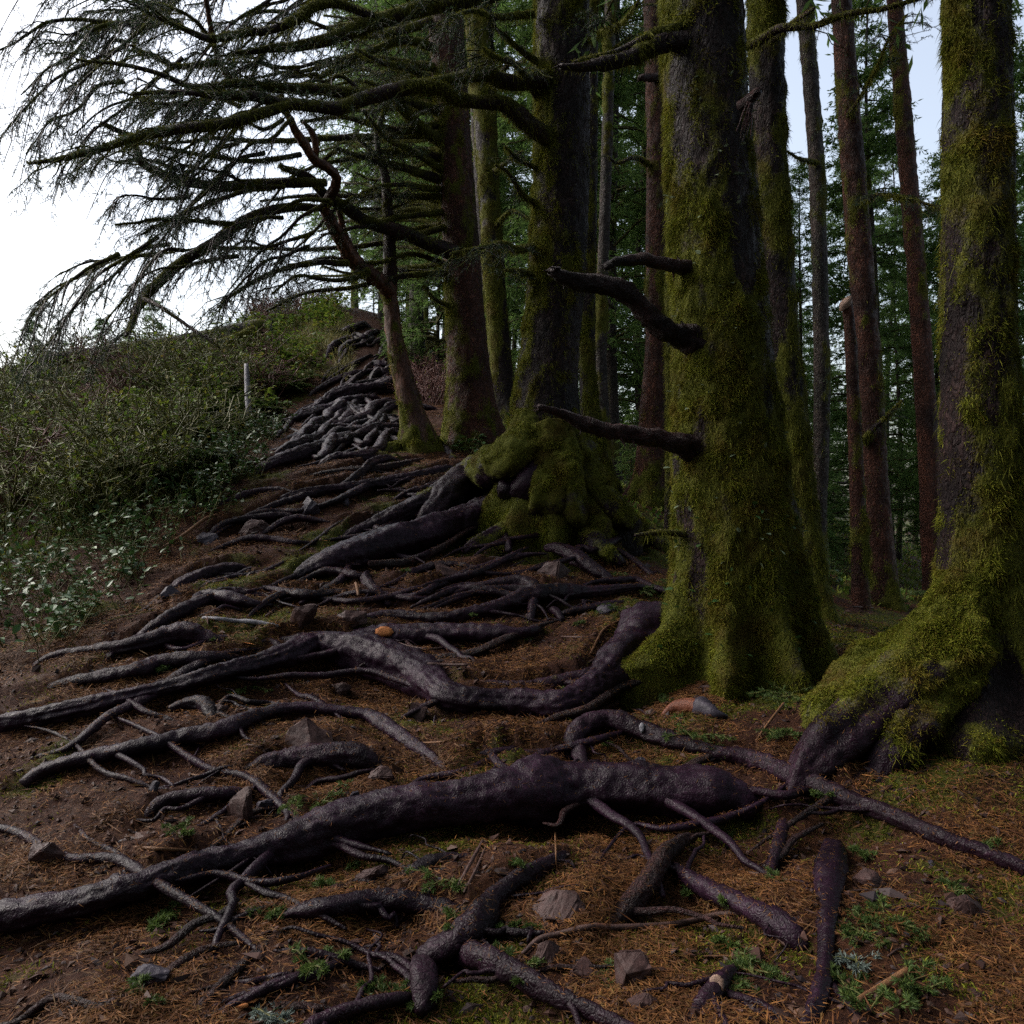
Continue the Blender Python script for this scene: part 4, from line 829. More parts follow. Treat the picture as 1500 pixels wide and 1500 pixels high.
# long mossy branches reaching left from the middle trunks
branch(B, Bb, [(815,-40,20),(740,-15,18),(680,3,17),(613,13,17),(547,32,17),(480,57,14),(413,70,10),(340,80,5)], 7.9, 6.7, moss=0.62, mossn=5000, seed=11, **kw)
branch(B, Bb, [(550,28,10),(497,7,11),(463,10,12),(440,27,11),(400,44,10),(353,50,9),(313,57,9),(273,43,7),(230,23,5),(190,3,4),(120,-30,3)], 7.2, 6.2, moss=0.5, mossn=3500, seed=12, **kw)
branch(B, Bb, [(805,200,24),(780,187,22),(753,163,22),(733,150,18),(697,148,15),(667,143,17),(643,128,15),(600,125,17),(573,133,17),(533,147,17),(500,155,16),(480,157,15),(413,150,13),(367,140,12),(313,138,9),(270,135,6),(190,140,4)], 7.8, 6.2, moss=0.55, mossn=7000, seed=13, **kw)
branch(B, Bb, [(800,118,22),(765,120,19),(733,117,18),(707,107,17),(650,117,14),(600,124,13),(550,137,14),(480,133,13),(380,128,11),(347,123,9),(293,128,8),(237,107,6),(190,97,5),(110,88,3)], 7.8, 6.6, moss=0.6, mossn=6500, seed=14, **kw)
branch(B, Bb, [(433,152,9),(400,160,12),(367,170,13),(323,183,13),(247,193,12),(190,203,10),(120,225,8),(40,240,4)], 6.5, 5.8, moss=0.6, mossn=3500, seed=15, tw=22, twl=.6, sub=5, ndl=24)
branch(C, Cb, [(645,206,16),(607,180,14),(577,143,10),(565,125,6)], 10.9, 10.0, moss=0.7, mossn=1500, seed=16, tw=6, twl=.5, sub=4, ndl=14)
branch(C, Cb, [(668,372,20),(627,355,17),(583,338,16),(540,327,15),(510,307,14),(480,287,12),(457,263,11),(433,253,9),(410,245,5)], 10.8, 9.2, moss=0.25, mossn=2200, seed=17, tw=10, twl=.5, sub=4, ndl=14)
branch(D, Db, [(478,268,9),(440,267,12),(380,270,12),(320,273,12),(263,263,11),(213,243,10),(200,217,9),(190,200,8),(150,180,5)], 9.6, 8.2, moss=0.55, mossn=3000, seed=18, tw=26, twl=.8, sub=6, ndl=24)
branch(D, Db, [(476,305,8),(440,303,10),(407,307,11),(360,323,12),(313,357,12),(263,387,12),(223,423,11),(203,450,10),(192,475,6),(186,492,3)], 9.7, 7.8, moss=0.35, mossn=2500, seed=19, tw=24, twl=.6, sub=5, ndl=20)
branch(D, Db, [(213,440,6),(240,452,5),(290,490,4),(320,510,3)], 7.9, 7.6, moss=0.2, mossn=300, seed=20, tw=6, twl=.4, sub=4, ndl=10)
# bare forked leader of the crooked tree
branch(D, Db, [(574,428,22),(557,411,22),(530,393,22),(511,375,21),(497,352,19),(486,328,18),(475,305,17),(487,280,15),(492,262,14),(480,248,14),(463,235,13),(448,212,14),(433,193,12),(415,162,9),(385,140,9),(355,125,9),(335,112,9),(318,85,8),(310,55,8),(306,25,7),(300,-10,6),(292,-60,4)], 10.5, 7.6, mat='snag', moss=0.0, seed=21, nm='dead_fork', amp=0.2)
branch(D, Db, [(558,405,11),(535,388,10),(515,362,10),(503,335,9),(497,305,9),(494,285,8)], 10.4, 9.9, mat='snag', moss=0.0, seed=22, nm='dead_fork')
branch(D, Db, [(462,235,9),(463,215,10),(456,193,9),(443,180,5)], 9.3, 9.1, mat='snag', moss=0.0, seed=23, nm='dead_fork')
branch(D, Db, [(570,425,20),(573,400,17),(570,350,14),(566,290,12),(563,255,10),(545,225,6),(520,200,4)], 10.6, 10.2, moss=0.2, mossn=1200, seed=24, nm='leader', tw=10, twl=.6, sub=4, ndl=16)
branch(D, Db, [(553,235,7),(552,205,7),(558,175,6),(568,150,4)], 10.3, 10.2, moss=0.5, mossn=500, seed=25)
# finer mossy side branches, laid out by hand then varied
side = [(C,Cb,10.9,[(643,263),(593,247),(540,233),(490,215)],10),(C,Cb,10.9,[(640,163),(580,140),(535,118)],10),(C,Cb,10.9,[(645,287),(563,287),(463,287),(380,296)],7),
 (C,Cb,10.9,[(640,198),(513,200),(423,207),(313,203),(205,212)],8),(C,Cb,10.9,[(652,335),(600,345),(530,362),(440,364),(320,364),(215,372)],7),(C,Cb,10.9,[(655,400),(590,404),(520,420),(450,428),(390,455)],7),
 (C,Cb,10.9,[(645,230),(580,222),(520,232),(470,240)],9),(C,Cb,10.9,[(645,278),(590,270),(530,280)],7),(C,Cb,10.9,[(647,310),(590,318),(540,330),(470,345)],7),(C,Cb,10.9,[(636,70),(590,60),(540,75),(480,95),(420,110)],10),
 (C,Cb,10.9,[(634,30),(580,48),(520,52),(450,30)],10),(C,Cb,10.9,[(640,130),(600,100),(560,92),(520,70)],9),(C,Cb,10.9,[(662,450),(640,440),(620,418)],6),(C,Cb,10.9,[(640,182),(590,190),(545,182),(500,172),(440,178)],9),
 (C,Cb,10.9,[(648,250),(610,225),(570,205),(530,160)],8),(B,Bb,7.9,[(790,300),(765,285),(745,255),(725,240)],7),(B,Bb,7.9,[(785,90),(750,65),(715,30)],8),(B,Bb,7.9,[(785,140),(760,100),(730,85),(705,70)],7),
 (B,Bb,7.9,[(785,360),(760,365),(740,358),(705,362),(660,372)],9),(B,Bb,7.9,[(782,245),(760,235),(740,215)],6),(B,Bb,7.9,[(780,405),(760,397),(738,395)],8),(B,Bb,7.9,[(858,60),(885,45),(912,30),(940,-5)],7),
 (B,Bb,7.9,[(858,98),(890,78),(925,55)],6),(C2,C2b,13,[(722,120),(745,95),(770,90)],7),(C2,C2b,13,[(725,250),(745,235),(765,220)],6),(C2,C2b,13,[(727,330),(750,310),(775,320)],6),
 (D,Db,9.4,[(400,272),(340,285),(270,310),(205,345)],6),(D,Db,9.0,[(350,330),(300,325),(240,320),(170,330)],6),(D,Db,10,[(510,385),(460,385),(410,395),(350,425),(320,450)],7),(D,Db,10,[(540,395),(500,410),(440,405),(400,430)],6),
 (D,Db,8.6,[(440,225),(380,235),(320,230),(240,215),(205,205)],6),(D,Db,8.2,[(320,90),(260,95),(220,80),(190,65)],7),(D,Db,8.2,[(312,60),(280,25),(240,10),(195,-5)],5),(D,Db,8.4,[(340,120),(290,150),(230,150),(170,130)],5),
 (C,Cb,10.9,[(636,100),(560,88),(500,95),(440,125),(390,118)],9),(C,Cb,10.9,[(650,385),(600,372),(550,385),(480,378),(420,388)],6),(R1,R1b,10.7,[(1198,240),(1170,230),(1150,220)],5),(R2,R2b,9.1,[(1265,650),(1285,625),(1305,605),(1320,585)],8),
 (R2,R2b,9.1,[(1240,170),(1275,120),(1300,60),(1330,20)],4),(R2,R2b,9.1,[(1255,300),(1290,285),(1330,290),(1400,310)],5),(E,Eb,10.1,[(950,240),(930,232),(905,240),(890,230)],6),(E,Eb,10.1,[(975,300),(985,290)],5),
 (B,Bb,7.9,[(780,20),(730,25),(690,15),(640,35)],8)]
for k, (tr, tb, d, pl, wd) in enumerate(side):
    n = len(pl); p = [(x, y, wd * (1.15 - 0.75 * i / (n - 1))) for i, (x, y) in enumerate(pl)]
    lng = abs(pl[0][0] - pl[-1][0]) > 70
    branch(tr, tb, p, d, d - (1.2 if lng else 0.4), moss=0.65, mossn=int(1600 if lng else 600), seed=200 + k, tw=16 if lng else 5, twl=.65 if lng else .35, sub=5, ndl=20 if lng else 12)
# drooping foliage of unseen upper limbs at the left: thin hanging boughs
brng = random.Random(11)
for k in range(58):
    x0, y0 = brng.uniform(90, 470), -40 + 440 * brng.random() ** 1.25; L = brng.uniform(90, 190); a = brng.uniform(-0.25, 1.0)
    p = [(x0 + 60 - L * i / 4, y0 + a * L * (i / 4) ** 1.4 + brng.uniform(-10, 10), 5.5 - i) for i in range(5)]
    tr, tb = (C, Cb) if k % 2 else (D, Db); d = brng.uniform(7.4, 10)
    branch(tr, tb, p, d, d - 0.5, moss=0.4, mossn=300, seed=300 + k, tw=13, twl=.6, sub=6, ndl=28, droop=0.95)
for k in range(34):
    x0, y0 = brng.uniform(560, 645), brng.uniform(0, 400); L = brng.uniform(80, 200)
    p = [(640 + 8 * y0 / 400 - L * i / 4, y0 - brng.uniform(-0.1, 0.1) * L * (i / 4) + brng.uniform(-7, 7), 6.5 - i) for i in range(5)]
    branch(C, Cb, p, 11.2, 11.2 + brng.uniform(-1.0, 1.6), moss=0.75, mossn=600, seed=400 + k, tw=10, twl=.6, sub=4, ndl=14, droop=0.4)

# ------------------------------------------------------------------ crowns over the near trees and the wood behind
def crown_mesh(name, z0, H, rmax, nb, twn, per, fl, fw, seed, droop=0.35, up=0.15, dead=0):
    rng = np.random.default_rng(seed); t = rng.random(nb) ** 0.9; z = z0 + (H - z0) * t; a = rng.uniform(0, 2 * np.pi, nb)
    S = np.stack([0 * z, 0 * z, z], -1); D = norm(np.stack([np.cos(a), np.sin(a), up + 0.5 * t + rng.normal(0, .12, nb)], -1))
    L = rmax * (1 - t) ** 0.75 * rng.uniform(0.55, 1.15, nb) + 0.25
    B1 = sprays(S, D, L, droop, 7, 0.03, rng); T1 = subsprays(B1, twn, rmax * 0.42, 0.18, 0.9, 0.35, 5, rng, 0.25)
    v, f = needle_faces(T1, per, fl, fw, rng, 0.0, 0.55); v2, f2 = needle_faces(B1, per * 2, fl, fw, rng, 0.5, 0.6)
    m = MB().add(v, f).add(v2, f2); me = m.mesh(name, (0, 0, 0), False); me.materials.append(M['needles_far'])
    b = MB(); tv, tf = thin_tubes(B1, (np.linspace(0.025, 0.006, 7)[None] * (L[:, None] / rmax + .3))); b.add(tv, tf, None, moss=0.5)
    bm_ = b.mesh('boughs'); bm_.materials.append(M['bark_far'])
    return me, bm_
near_crown = crown_mesh('crown', 0.0, 9.0, 3.0, 150, 10, 9, 0.16, 0.035, 3)  # unseen crowns of the near trees, put in to block sky light
for (tr, tb, z0, sc) in [(A, Ab, 6.0, 1.0), (B, Bb, 8.6, 1.0), (C, Cb, 10.6, 1.0), (A2, A2b, 7.5, .9), (FB, FBb, 5.6, 1.0), (C2, C2b, 12, .8), (R2, R2b, 9.5, .6), (E, Eb, 10.5, .6), (R1, R1b, 10.5, .5), (R4, R4b, 10.5, .6), (B2, B2b, 11.5, .6), (B3, B3b, 12, .5)]:
    for nm, me in (('crown', near_crown[0]), ('boughs', near_crown[1])):
        o = link(nm, me, None, tr); o['kind'] = 'stuff'; o.location = (0.3 * sc, 0, z0 - tb[2]); o.scale = (sc, sc, (tr is A or tr is FB) and 1.1 or sc); o.rotation_euler = (0, 0, tb[0] * 7)
proto = [crown_mesh('crown', 3.0, 17, 2.3, 150, 11, 16, 0.15, 0.032, 21), crown_mesh('crown', 1.5, 14, 2.0, 140, 12, 17, 0.14, 0.032, 22),
         crown_mesh('crown', 5.0, 19, 2.6, 150, 11, 16, 0.15, 0.034, 23), crown_mesh('crown', 0.4, 6, 1.4, 120, 10, 15, 0.10, 0.018, 24)]
def stem_mesh(H, r, seed):
    z = np.linspace(-0.4, H, 40); C_ = np.stack([0.12 * np.sin(z * 0.5 + seed), 0.1 * np.cos(z * 0.4 + seed), z], -1); C_[:, :2] -= C_[2, :2]
    V, F4, F3 = tube(C_, r * (1.06 - np.linspace(0, 1, 40)) * (1 + 0.35 * np.exp(-np.maximum(z, 0) / 0.3)), 14, 0.08, 2.0, 1, True, seed)
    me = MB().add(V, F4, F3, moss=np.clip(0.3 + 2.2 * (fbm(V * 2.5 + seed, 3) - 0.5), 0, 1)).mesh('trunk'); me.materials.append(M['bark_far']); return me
stems = [stem_mesh(17, 0.15, 1), stem_mesh(15, 0.12, 2), stem_mesh(19, 0.19, 3), stem_mesh(6, 0.05, 4)]
def bg_tree(x, y, k, s, label, group, rot=0.0, name='spruce'):
    e = tag(empty(name, (x, y, gz(x, y) - 0.05)), label, 'tree', group); e.scale = (s, s, s); e.rotation_euler = (0, 0, rot)
    for nm, me in (('trunk', stems[k]), ('crown', proto[k][0]), ('boughs', proto[k][1])):
        o = link(nm, me, None, e)
        if nm != 'trunk': o['kind'] = 'stuff'
    return e
frng = random.Random(3); placed = []
def wood(n, pxr, dr, ks, sr, label, group, sep=1.1):
    c = 0; tries = 0
    while c < n and tries < 4000:
        tries += 1; d = dr[0] + (dr[1] - dr[0]) * frng.random() ** 1.2; px = frng.uniform(*pxr); x = (px - CX) / F * d
        if any((x - a) ** 2 + (d - b) ** 2 < sep ** 2 for a, b in placed): continue
        placed.append((x, d)); bg_tree(x, d, frng.choice(ks), frng.uniform(*sr), label, group, frng.uniform(0, 6)); c += 1
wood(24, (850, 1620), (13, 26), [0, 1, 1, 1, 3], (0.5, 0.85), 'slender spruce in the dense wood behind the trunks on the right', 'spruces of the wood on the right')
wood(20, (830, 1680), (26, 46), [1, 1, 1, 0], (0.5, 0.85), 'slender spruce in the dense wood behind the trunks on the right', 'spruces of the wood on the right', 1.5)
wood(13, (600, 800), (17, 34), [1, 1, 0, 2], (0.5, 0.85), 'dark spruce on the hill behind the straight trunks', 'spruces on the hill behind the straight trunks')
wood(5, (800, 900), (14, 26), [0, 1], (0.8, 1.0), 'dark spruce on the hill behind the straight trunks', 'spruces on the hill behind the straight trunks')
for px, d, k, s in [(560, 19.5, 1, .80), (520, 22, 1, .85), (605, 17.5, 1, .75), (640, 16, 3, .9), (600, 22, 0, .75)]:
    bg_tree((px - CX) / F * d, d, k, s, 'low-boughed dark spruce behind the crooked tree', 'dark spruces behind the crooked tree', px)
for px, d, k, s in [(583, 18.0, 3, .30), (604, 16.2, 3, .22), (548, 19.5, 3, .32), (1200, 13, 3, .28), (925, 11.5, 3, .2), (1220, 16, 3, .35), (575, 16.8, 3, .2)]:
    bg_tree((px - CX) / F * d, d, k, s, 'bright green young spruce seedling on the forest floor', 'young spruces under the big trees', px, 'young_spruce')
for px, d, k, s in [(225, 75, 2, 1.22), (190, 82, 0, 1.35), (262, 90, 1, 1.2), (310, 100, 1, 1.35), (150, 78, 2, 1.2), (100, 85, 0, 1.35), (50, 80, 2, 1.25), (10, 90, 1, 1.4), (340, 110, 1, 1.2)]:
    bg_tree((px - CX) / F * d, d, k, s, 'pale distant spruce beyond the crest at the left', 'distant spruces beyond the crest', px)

# unseen trees behind and beside the viewer, added to shade the foreground
vr = random.Random(21)
for k in range(44):
    x, y = vr.uniform(-13, 13), vr.uniform(-16, -1.5)
    if abs(x) < 1.3 and y > -3: y -= 3
    bg_tree(x, y, vr.choice([1, 1, 0]), vr.uniform(.85, 1.2), 'unseen spruce of the same wood, added behind the viewer for shade', 'unseen shading spruces behind the viewer', k * 1.3)
for k, (x, y) in enumerate([(5.6, 1.6), (6.8, 4.2), (7.6, 6.4)]): bg_tree(x, y, 0, 1.0, 'unseen spruce of the same wood, added beside the viewer for shade', 'unseen shading spruces beside the viewer', k * 1.3)
# ------------------------------------------------------------------ rocks
def rock_mesh(w_, h_, dpt, seed, facet=16, jag=0.5):
    rng = np.random.default_rng(seed); bm = bmesh.new(); p = norm(rng.normal(size=(facet, 3))) * rng.uniform(0.8, 1.1, (facet, 1))
    for v in p: bm.verts.new(v)
    bmesh.ops.convex_hull(bm, input=bm.verts)
    for v in [v for v in bm.verts if not v.link_faces]: bm.verts.remove(v)
    bmesh.ops.bevel(bm, geom=list(bm.edges), offset=0.07, segments=2, affect='EDGES', clamp_overlap=True)
    bmesh.ops.triangulate(bm, faces=bm.faces); bmesh.ops.subdivide_edges(bm, edges=bm.edges, cuts=3, use_grid_fill=True)
    co = np.array([v.co[:] for v in bm.verts]); n = fbm(co * 2.3 + seed, 4) - 0.5; n2 = fbm(co * 8 + seed, 3) - 0.5
    co = co * (1 + 0.34 * n + 0.12 * n2)[:, None] * np.array([w_ / 2, dpt / 2, h_ / 2])
    for v, c_ in zip(bm.verts, co): v.co = c_
    me = bpy.data.meshes.new('rock'); bm.to_mesh(me); bm.free(); return me
ROCKS = [ # px, py (middle), w, h, depth factor, tilt, material, label
 (440,893,46,62,.8,25,'rock','tall tilted reddish slab standing in the needles above the forked root'),
 (514,902,46,30,.8,0,'rock','low pyramid-shaped rock right of the tall tilted slab'),
 (657,832,52,34,.9,8,'rock','angular brown rock below the long buttress root of the middle spruce'),
 (812,833,56,34,.9,-12,'rock','brown wedge-shaped rock below the mossy foot of the middle spruce'),
 (446,1078,78,50,.7,6,'rock','broad reddish slab wedged under the long arching root'),
 (353,1178,48,66,.8,0,'rock','upright brown block at the end of a low dark root'),
 (388,1182,36,30,.8,20,'rock_slate','small broken rock beside the upright brown block'),
 (516,1168,20,26,.6,12,'rock_slate','small pointed slate chip among green sprigs'),
 (558,1135,46,32,.7,18,'rock','triangular dark rock right of the fat blunt root piece'),
 (934,1120,46,26,.9,-5,'rock_slate','grey rounded slate stone below the knobbly arched root'),
 (815,1332,88,62,.9,-6,'rock','largest faceted rock, lying in the hollow left of the warty root'),
 (803,1398,38,34,.9,0,'rock','small round stone below the largest faceted rock'),
 (857,1420,54,36,.9,5,'rock','pale brown egg-shaped stone below the largest faceted rock'),
 (930,1420,74,62,.8,-10,'rock','dark brown boulder half sunk under the reddish-tipped stick'),
 (938,1472,56,36,.8,5,'rock','dark flat stone just below the half sunk boulder'),
 (453,740,42,32,.9,8,'rock_slate','dark pointed rock on the path below the root tangle'),
 (372,772,48,30,.9,0,'rock','round reddish rock at the left side of the path'),
 (300,788,34,24,.9,0,'rock_slate','dark rock at the left path edge beside a bent twig'),
 (247,868,30,26,.8,0,'rock_slate','grey stone above the fallen green bough'),
 (215,1432,66,44,.8,-8,'rock_slate','grey-brown slab at the lower left edge'),
 (540,1286,70,26,.8,-28,'rock','flat reddish stone lying in the hollow under the thickest root'),
 (612,1040,38,52,.8,10,'rock','rough stone under the bend of the long forked root'),
 (320,1040,30,20,.8,0,'rock','small stone beside the knotty root stub'),
 (225,1150,16,30,.6,18,'rock_slate','thin upright slate splinter near the left edge'),
 (630,1300,18,16,.8,0,'rock_slate','little grey pebble below the short curved root'),
 (1276,1290,46,28,.9,0,'rock','dull brown stone half buried right of the upright root'),
 (590,1412,30,36,.8,0,'rock','reddish stone tucked left of the stout root knee'),
 (500,1010,40,26,.7,15,'rock','dark slab in the shade under the forked root'),
 (890,893,34,18,.8,0,'rock_slate','thin dark slate left of the fern at the nearest trunk'),
 (560,985,34,30,.7,20,'rock','brown slab leaning below the broad part of the forked root'),
 (690,760,20,14,.8,0,'rock','small stone above the long buttress root'),
 (505,735,18,14,.8,0,'rock_slate','small dark stone right of the pointed rock on the path'),
 (60,1250,60,36,.8,0,'rock','brown stone beyond the left end of the thickest root'),
 (1420,1330,56,40,.8,10,'rock','brown stone beyond the upright root at the far right')]
for k, (px, py, ww, hh, dp, tl, mt, lb) in enumerate(ROCKS):
    p = at(px, py + hh * 0.3); s = p[1] / F
    me = rock_mesh(ww * s * 1.05, hh * s * 1.25, ww * s * dp, 500 + k, 22 if k % 3 else 16)
    o = link('rock', me, M[mt], None, p + np.array([0, ww * s * dp * 0.2, hh * s * 0.10])); o.rotation_euler = (math.radians(-8), math.radians(tl), math.radians(k * 40 % 50 - 25)); tag(o, lb, 'rock')
srng = random.Random(8)
for k in range(70):
    px, py = srng.uniform(120, 1380), srng.uniform(700, 1490); 
    if px < 400 and py < 830: continue
    p = at(px, py); s = srng.uniform(0.02, 0.055)
    o = link('stone', rock_mesh(s * 1.3, s * .8, s, 700 + k, 9), M[srng.choice(['rock', 'rock_slate'])], None, p); o.rotation_euler = (0, srng.uniform(-.5, .5), srng.uniform(0, 6))
    tag(o, 'small loose stone lying among the needles on the slope', 'stone', 'small loose stones on the slope')

# ------------------------------------------------------------------ fallen sticks and wood
def stick(pts, label, mat='stick', lift=1.2, seed=0, name='fallen_stick', cat='stick', group=None, tipmat=None):
    q = []
    for px, py, wd in pts:
        a = at(px, py); r = wd * a[1] / F / 2; q.append([*(a + UP * r * lift), r])
    q = catmull(np.array(q), 0.02); C_ = q[:, :3]; k = max(1, len(C_) // 40)
    V, F4, F3 = tube(C_, np.maximum(q[:, 3], .0015), 9, 0.15, 2.5, 1, True, seed, .2); org = C_[len(C_) // 2]
    o = tag(link(name, MB().add(V, F4, F3).mesh(name, org), M[mat], None, org), label, cat, group); return o, q
o, q = stick([(765,1402,6),(790,1383,9),(820,1375,9),(864,1366,10),(900,1367,10),(987,1362,10),(1053,1347,9),(1105,1343,9),(1125,1346,5)], 'long dark stick with a bare reddish stretch, lying over the needles at the lower right', lift=1.6)
sel = [i for i in range(len(q)) if 866 < CX + q[i, 0] / q[i, 1] * F < 897]
V, F4, F3 = tube(q[sel, :3], q[sel, 3] * 1.12, 9, .1, 2, 1, True, 3); link('bare_wood', MB().add(V, F4, F3).mesh('bare_wood', np.array(o.location)), M['snag'], o)
stick([(297,908,5),(320,911,7),(345,914,7),(372,916,8),(408,920,5)], 'pale wet stick lying on the needles left of the tall tilted slab', 'grey_wood', seed=2)
stick([(1255,1472,9),(1285,1455,10),(1330,1428,11)], 'straight tan stick at the lower right corner', 'tan_stick', seed=3, lift=1.2)
stick([(862,1052,7),(880,1046,9),(910,1033,9),(935,1018,6)], 'dark stick lying below the root bend of the nearest spruce', seed=4)
stick([(600,1006,5),(625,998,6),(650,994,5),(685,990,4)], 'dark twig lying across the forked root', seed=5, lift=8)
stick([(865,960,4),(875,940,4),(884,925,4),(905,912,3),(930,905,2)], 'thin forked orange-brown twig on the needles left of the nearest spruce', 'tan_stick', seed=6)
stick([(525,880,4),(523,870,5),(521,862,4)], 'tiny pale upright twig in the needles above the pyramid-shaped rock', 'tan_stick', seed=7, lift=4)
stick([(1108,1092,3),(1125,1070,4),(1148,1040,4)], 'thin pale twig in the green tufts right of the rotten wood', 'tan_stick', seed=8, lift=5)
stick([(670,1310,5),(690,1275,6),(707,1240,4)], 'dark twig leaning in the hollow under the thickest root', seed=9, lift=4)
stick([(680,1315,4),(698,1280,4),(712,1245,3)], 'thinner twig leaning parallel to the dark one in the hollow', seed=10, lift=4)
stick([(195,1243,4),(230,1247,6),(265,1248,5),(290,1247,3)], 'pale bent twig on the needles at the left edge', 'tan_stick', seed=11)
stick([(240,805,3),(270,790,5),(300,768,5),(318,758,3)], 'long tan twig at the left side of the path', 'tan_stick', seed=12, lift=3)
stick([(390,905,4),(410,890,5),(430,873,4)], 'short dark twig left of the tall tilted slab', seed=13)
stick([(570,940,3),(620,953,4),(670,948,4),(700,940,3)], 'thin twig below the root with the orange patch', seed=14)
stick([(815,1275,2),(814,1250,3),(813,1222,2)], 'thin upright twig in the hollow under the thickest root', 'tan_stick', seed=15, lift=6)
stick([(610,1090,3),(650,1088,3),(680,1076,2)], 'thin brown twig right of the broad reddish slab', 'tan_stick', seed=16)
for k in range(95):
    px, py = srng.uniform(150, 1360), srng.uniform(720, 1495)
    if px < 420 and py < 840: continue
    L = srng.uniform(18, 75) * (.4 + (py - 700) / 700); a = srng.uniform(-1.2, 1.2); n = 3
    pts = [(px + (i - 1) * L / 2 * math.cos(a) + srng.uniform(-3, 3), py + (i - 1) * L / 2 * math.sin(a) * .5 + srng.uniform(-2, 2), (2.2, 3.2, 1.6)[i] * srng.uniform(.6, 1.3)) for i in range(n)]
    stick(pts, 'thin broken twig lying loose among the brown needles', srng.choice(['stick', 'stick', 'tan_stick']), 1.5, 30 + k, 'fallen_twig', 'twig', 'thin twigs strewn over the slope')
o, q = stick([(970,1050,6),(990,1042,22),(1015,1042,26),(1035,1047,22),(1048,1050,12)], 'rotten red wood chunk with a dark grey end, lying below the nearest spruce', 'red_wood', 0.5, 17, 'rotten_wood', 'wood')
st = int(len(q) * .62)
V, F4, F3 = tube(np.vstack([q[st:, :3], q[-1:, :3] + [[0.06, 0, -0.012]]]), np.concatenate([q[st:, 3] * 1.3, [0.012]]), 14, .35, 2, 1, True, 4, .3); link('dark_end', MB().add(V, F4, F3).mesh('dark_end', np.array(o.location)), M['rock_slate'], o)
for px, py, ww, lb in [(925,1068,34,'flat orange wood chip left of the rotten wood chunk'),(955,1073,22,'dark orange wood chip below the rotten wood chunk'),(358,944,34,'orange-brown bark flake by the smooth humped root'),(375,1465,46,'bright orange splinter of wood at the lower left'),(355,1478,40,'duller orange splinter beside the bright one at the lower left')]:
    p = at(px, py); s = p[1] / F; o = link('wood_chip', rock_mesh(ww * s, 0.012, ww * s * .35, int(px), 8), M['wound' if 'bright' in lb or 'flake' in lb else 'red_wood'], None, p + UP * .008); o.rotation_euler = (0, .1, px); tag(o, lb, 'wood chip')

# ------------------------------------------------------------------ small green plants of the forest floor
def sprig(px, py, size, label, mat='sprig', n=5, seed=0, group=None, upz=0.35, name='fir_sprig', cat='sprig', lean=None):
    p = at(px, py); rng = np.random.default_rng(900 + seed); S = np.repeat(p[None], n, 0) + rng.normal(0, size * .12, (n, 3)) * [1, 1, 0]
    a = rng.uniform(0, 2 * np.pi, n); D = norm(np.stack([np.cos(a), np.sin(a), np.full(n, upz) + rng.normal(0, .15, n)], -1))
    if lean is not None: D = norm(D * .5 + np.array(lean))
    T = sprays(S, D, size * rng.uniform(.7, 1.2, n), .25, 6, .03, rng); S2 = subsprays(T, 6, size * .4, .15, .9, .1, 4, rng, .15)
    o = empty(name, p); tag(o, label, cat, group)
    v, f = thin_tubes(T, np.linspace(.004, .0015, 6)[None] * np.ones((n, 1))); link('stem', MB().add(v, f).mesh('stem', p), M['stem'], o)
    m = MB().add(*needle_faces(S2, 34, .020, .0035, rng, 0, .55)).add(*needle_faces(T, 40, .020, .0035, rng, .1, .55)); link('needles', m.mesh('needles', p, False), M[mat], o); return o
for k, (px, py, sz, lb, mt, n) in enumerate([(460,1175,.20,'bright green fir sprig above the thickest root, left of a slate chip','sprig',6),(540,1180,.16,'bright green fir sprig right of the slate chip','sprig',5),(490,1190,.15,'lower green sprig between the slate chip and the thickest root','sprig',5),
  (360,1008,.17,'small green fern-like sprig under the left arm of the forked root','sprig',5),(380,1482,.13,'grey-green fir sprig lying at the lower left edge','sprig_grey',5),(1266,1412,.09,'pale fir sprig right of the upright root','sprig_grey',4),
  (655,1288,.11,'little green sprig in the hollow below the thickest root','sprig',4),(1150,1020,.24,'leafy green sprig below the nearest spruce, left of the huge mossy foot','sprig',7),(1110,1015,.2,'darker green sprig tucked against the foot of the nearest spruce','sprig',6),
  (1020,1078,.2,'low green tuft under the rotten wood chunk','sprig',7),(1125,1075,.16,'small green tuft by the thin pale twig','sprig',5),(990,855,.26,'green fern sprig at the left side of the nearest trunk','sprig',6),
  (905,842,.14,'small green tuft on the needles above the wavy root end','sprig',5),(710,905,.13,'green sprig under the wavy thin root','sprig',4),(640,882,.07,'tiny bright green sprig above the wavy root','sprig',4),
  (1102,1432,.13,'bright green moss-like tuft beside the reddish root at the lower edge','sprig',8),(1262,1368,.12,'broad green sprig patch right of the upright root','sprig',7),(1296,1345,.12,'second green sprig patch by the right edge','sprig',7),
  (1245,1445,.09,'yellow-green sprig right of the upright root, low down','sprig',6),(780,935,.12,'green sprig in the hollow right of the orange patch','sprig',4),(400,1335,.1,'small yellow-green tuft on the bank above the arched root','sprig',4),
  (900,895,.18,'flat green bough left of the nearest trunk foot','sprig',5),(935,865,.16,'upper green bough left of the nearest trunk foot','sprig',5),(670,950,.08,'tiny sprig below the straight dark root','sprig',3),(870,1425,.1,'green sprig by the egg-shaped stone','sprig',4)]):
    sprig(px, py, sz, lb, mt, n, k)
for k, (x0, y0, x1, y1, lb) in enumerate([(190,905,330,868,'fallen green bough lying left of the path, lower end'),(300,875,432,850,'fallen green bough lying left of the path, upper end'),(120,915,240,888,'fallen green bough at the far left of the path')]):
    a, b = at(x0, y0), at(x1, y1); sprig(x0, y0, np.linalg.norm(b - a), lb, 'needles', 9, 60 + k, upz=.06, name='fallen_bough', cat='bough', lean=norm((b - a)[None])[0] * 1.3)
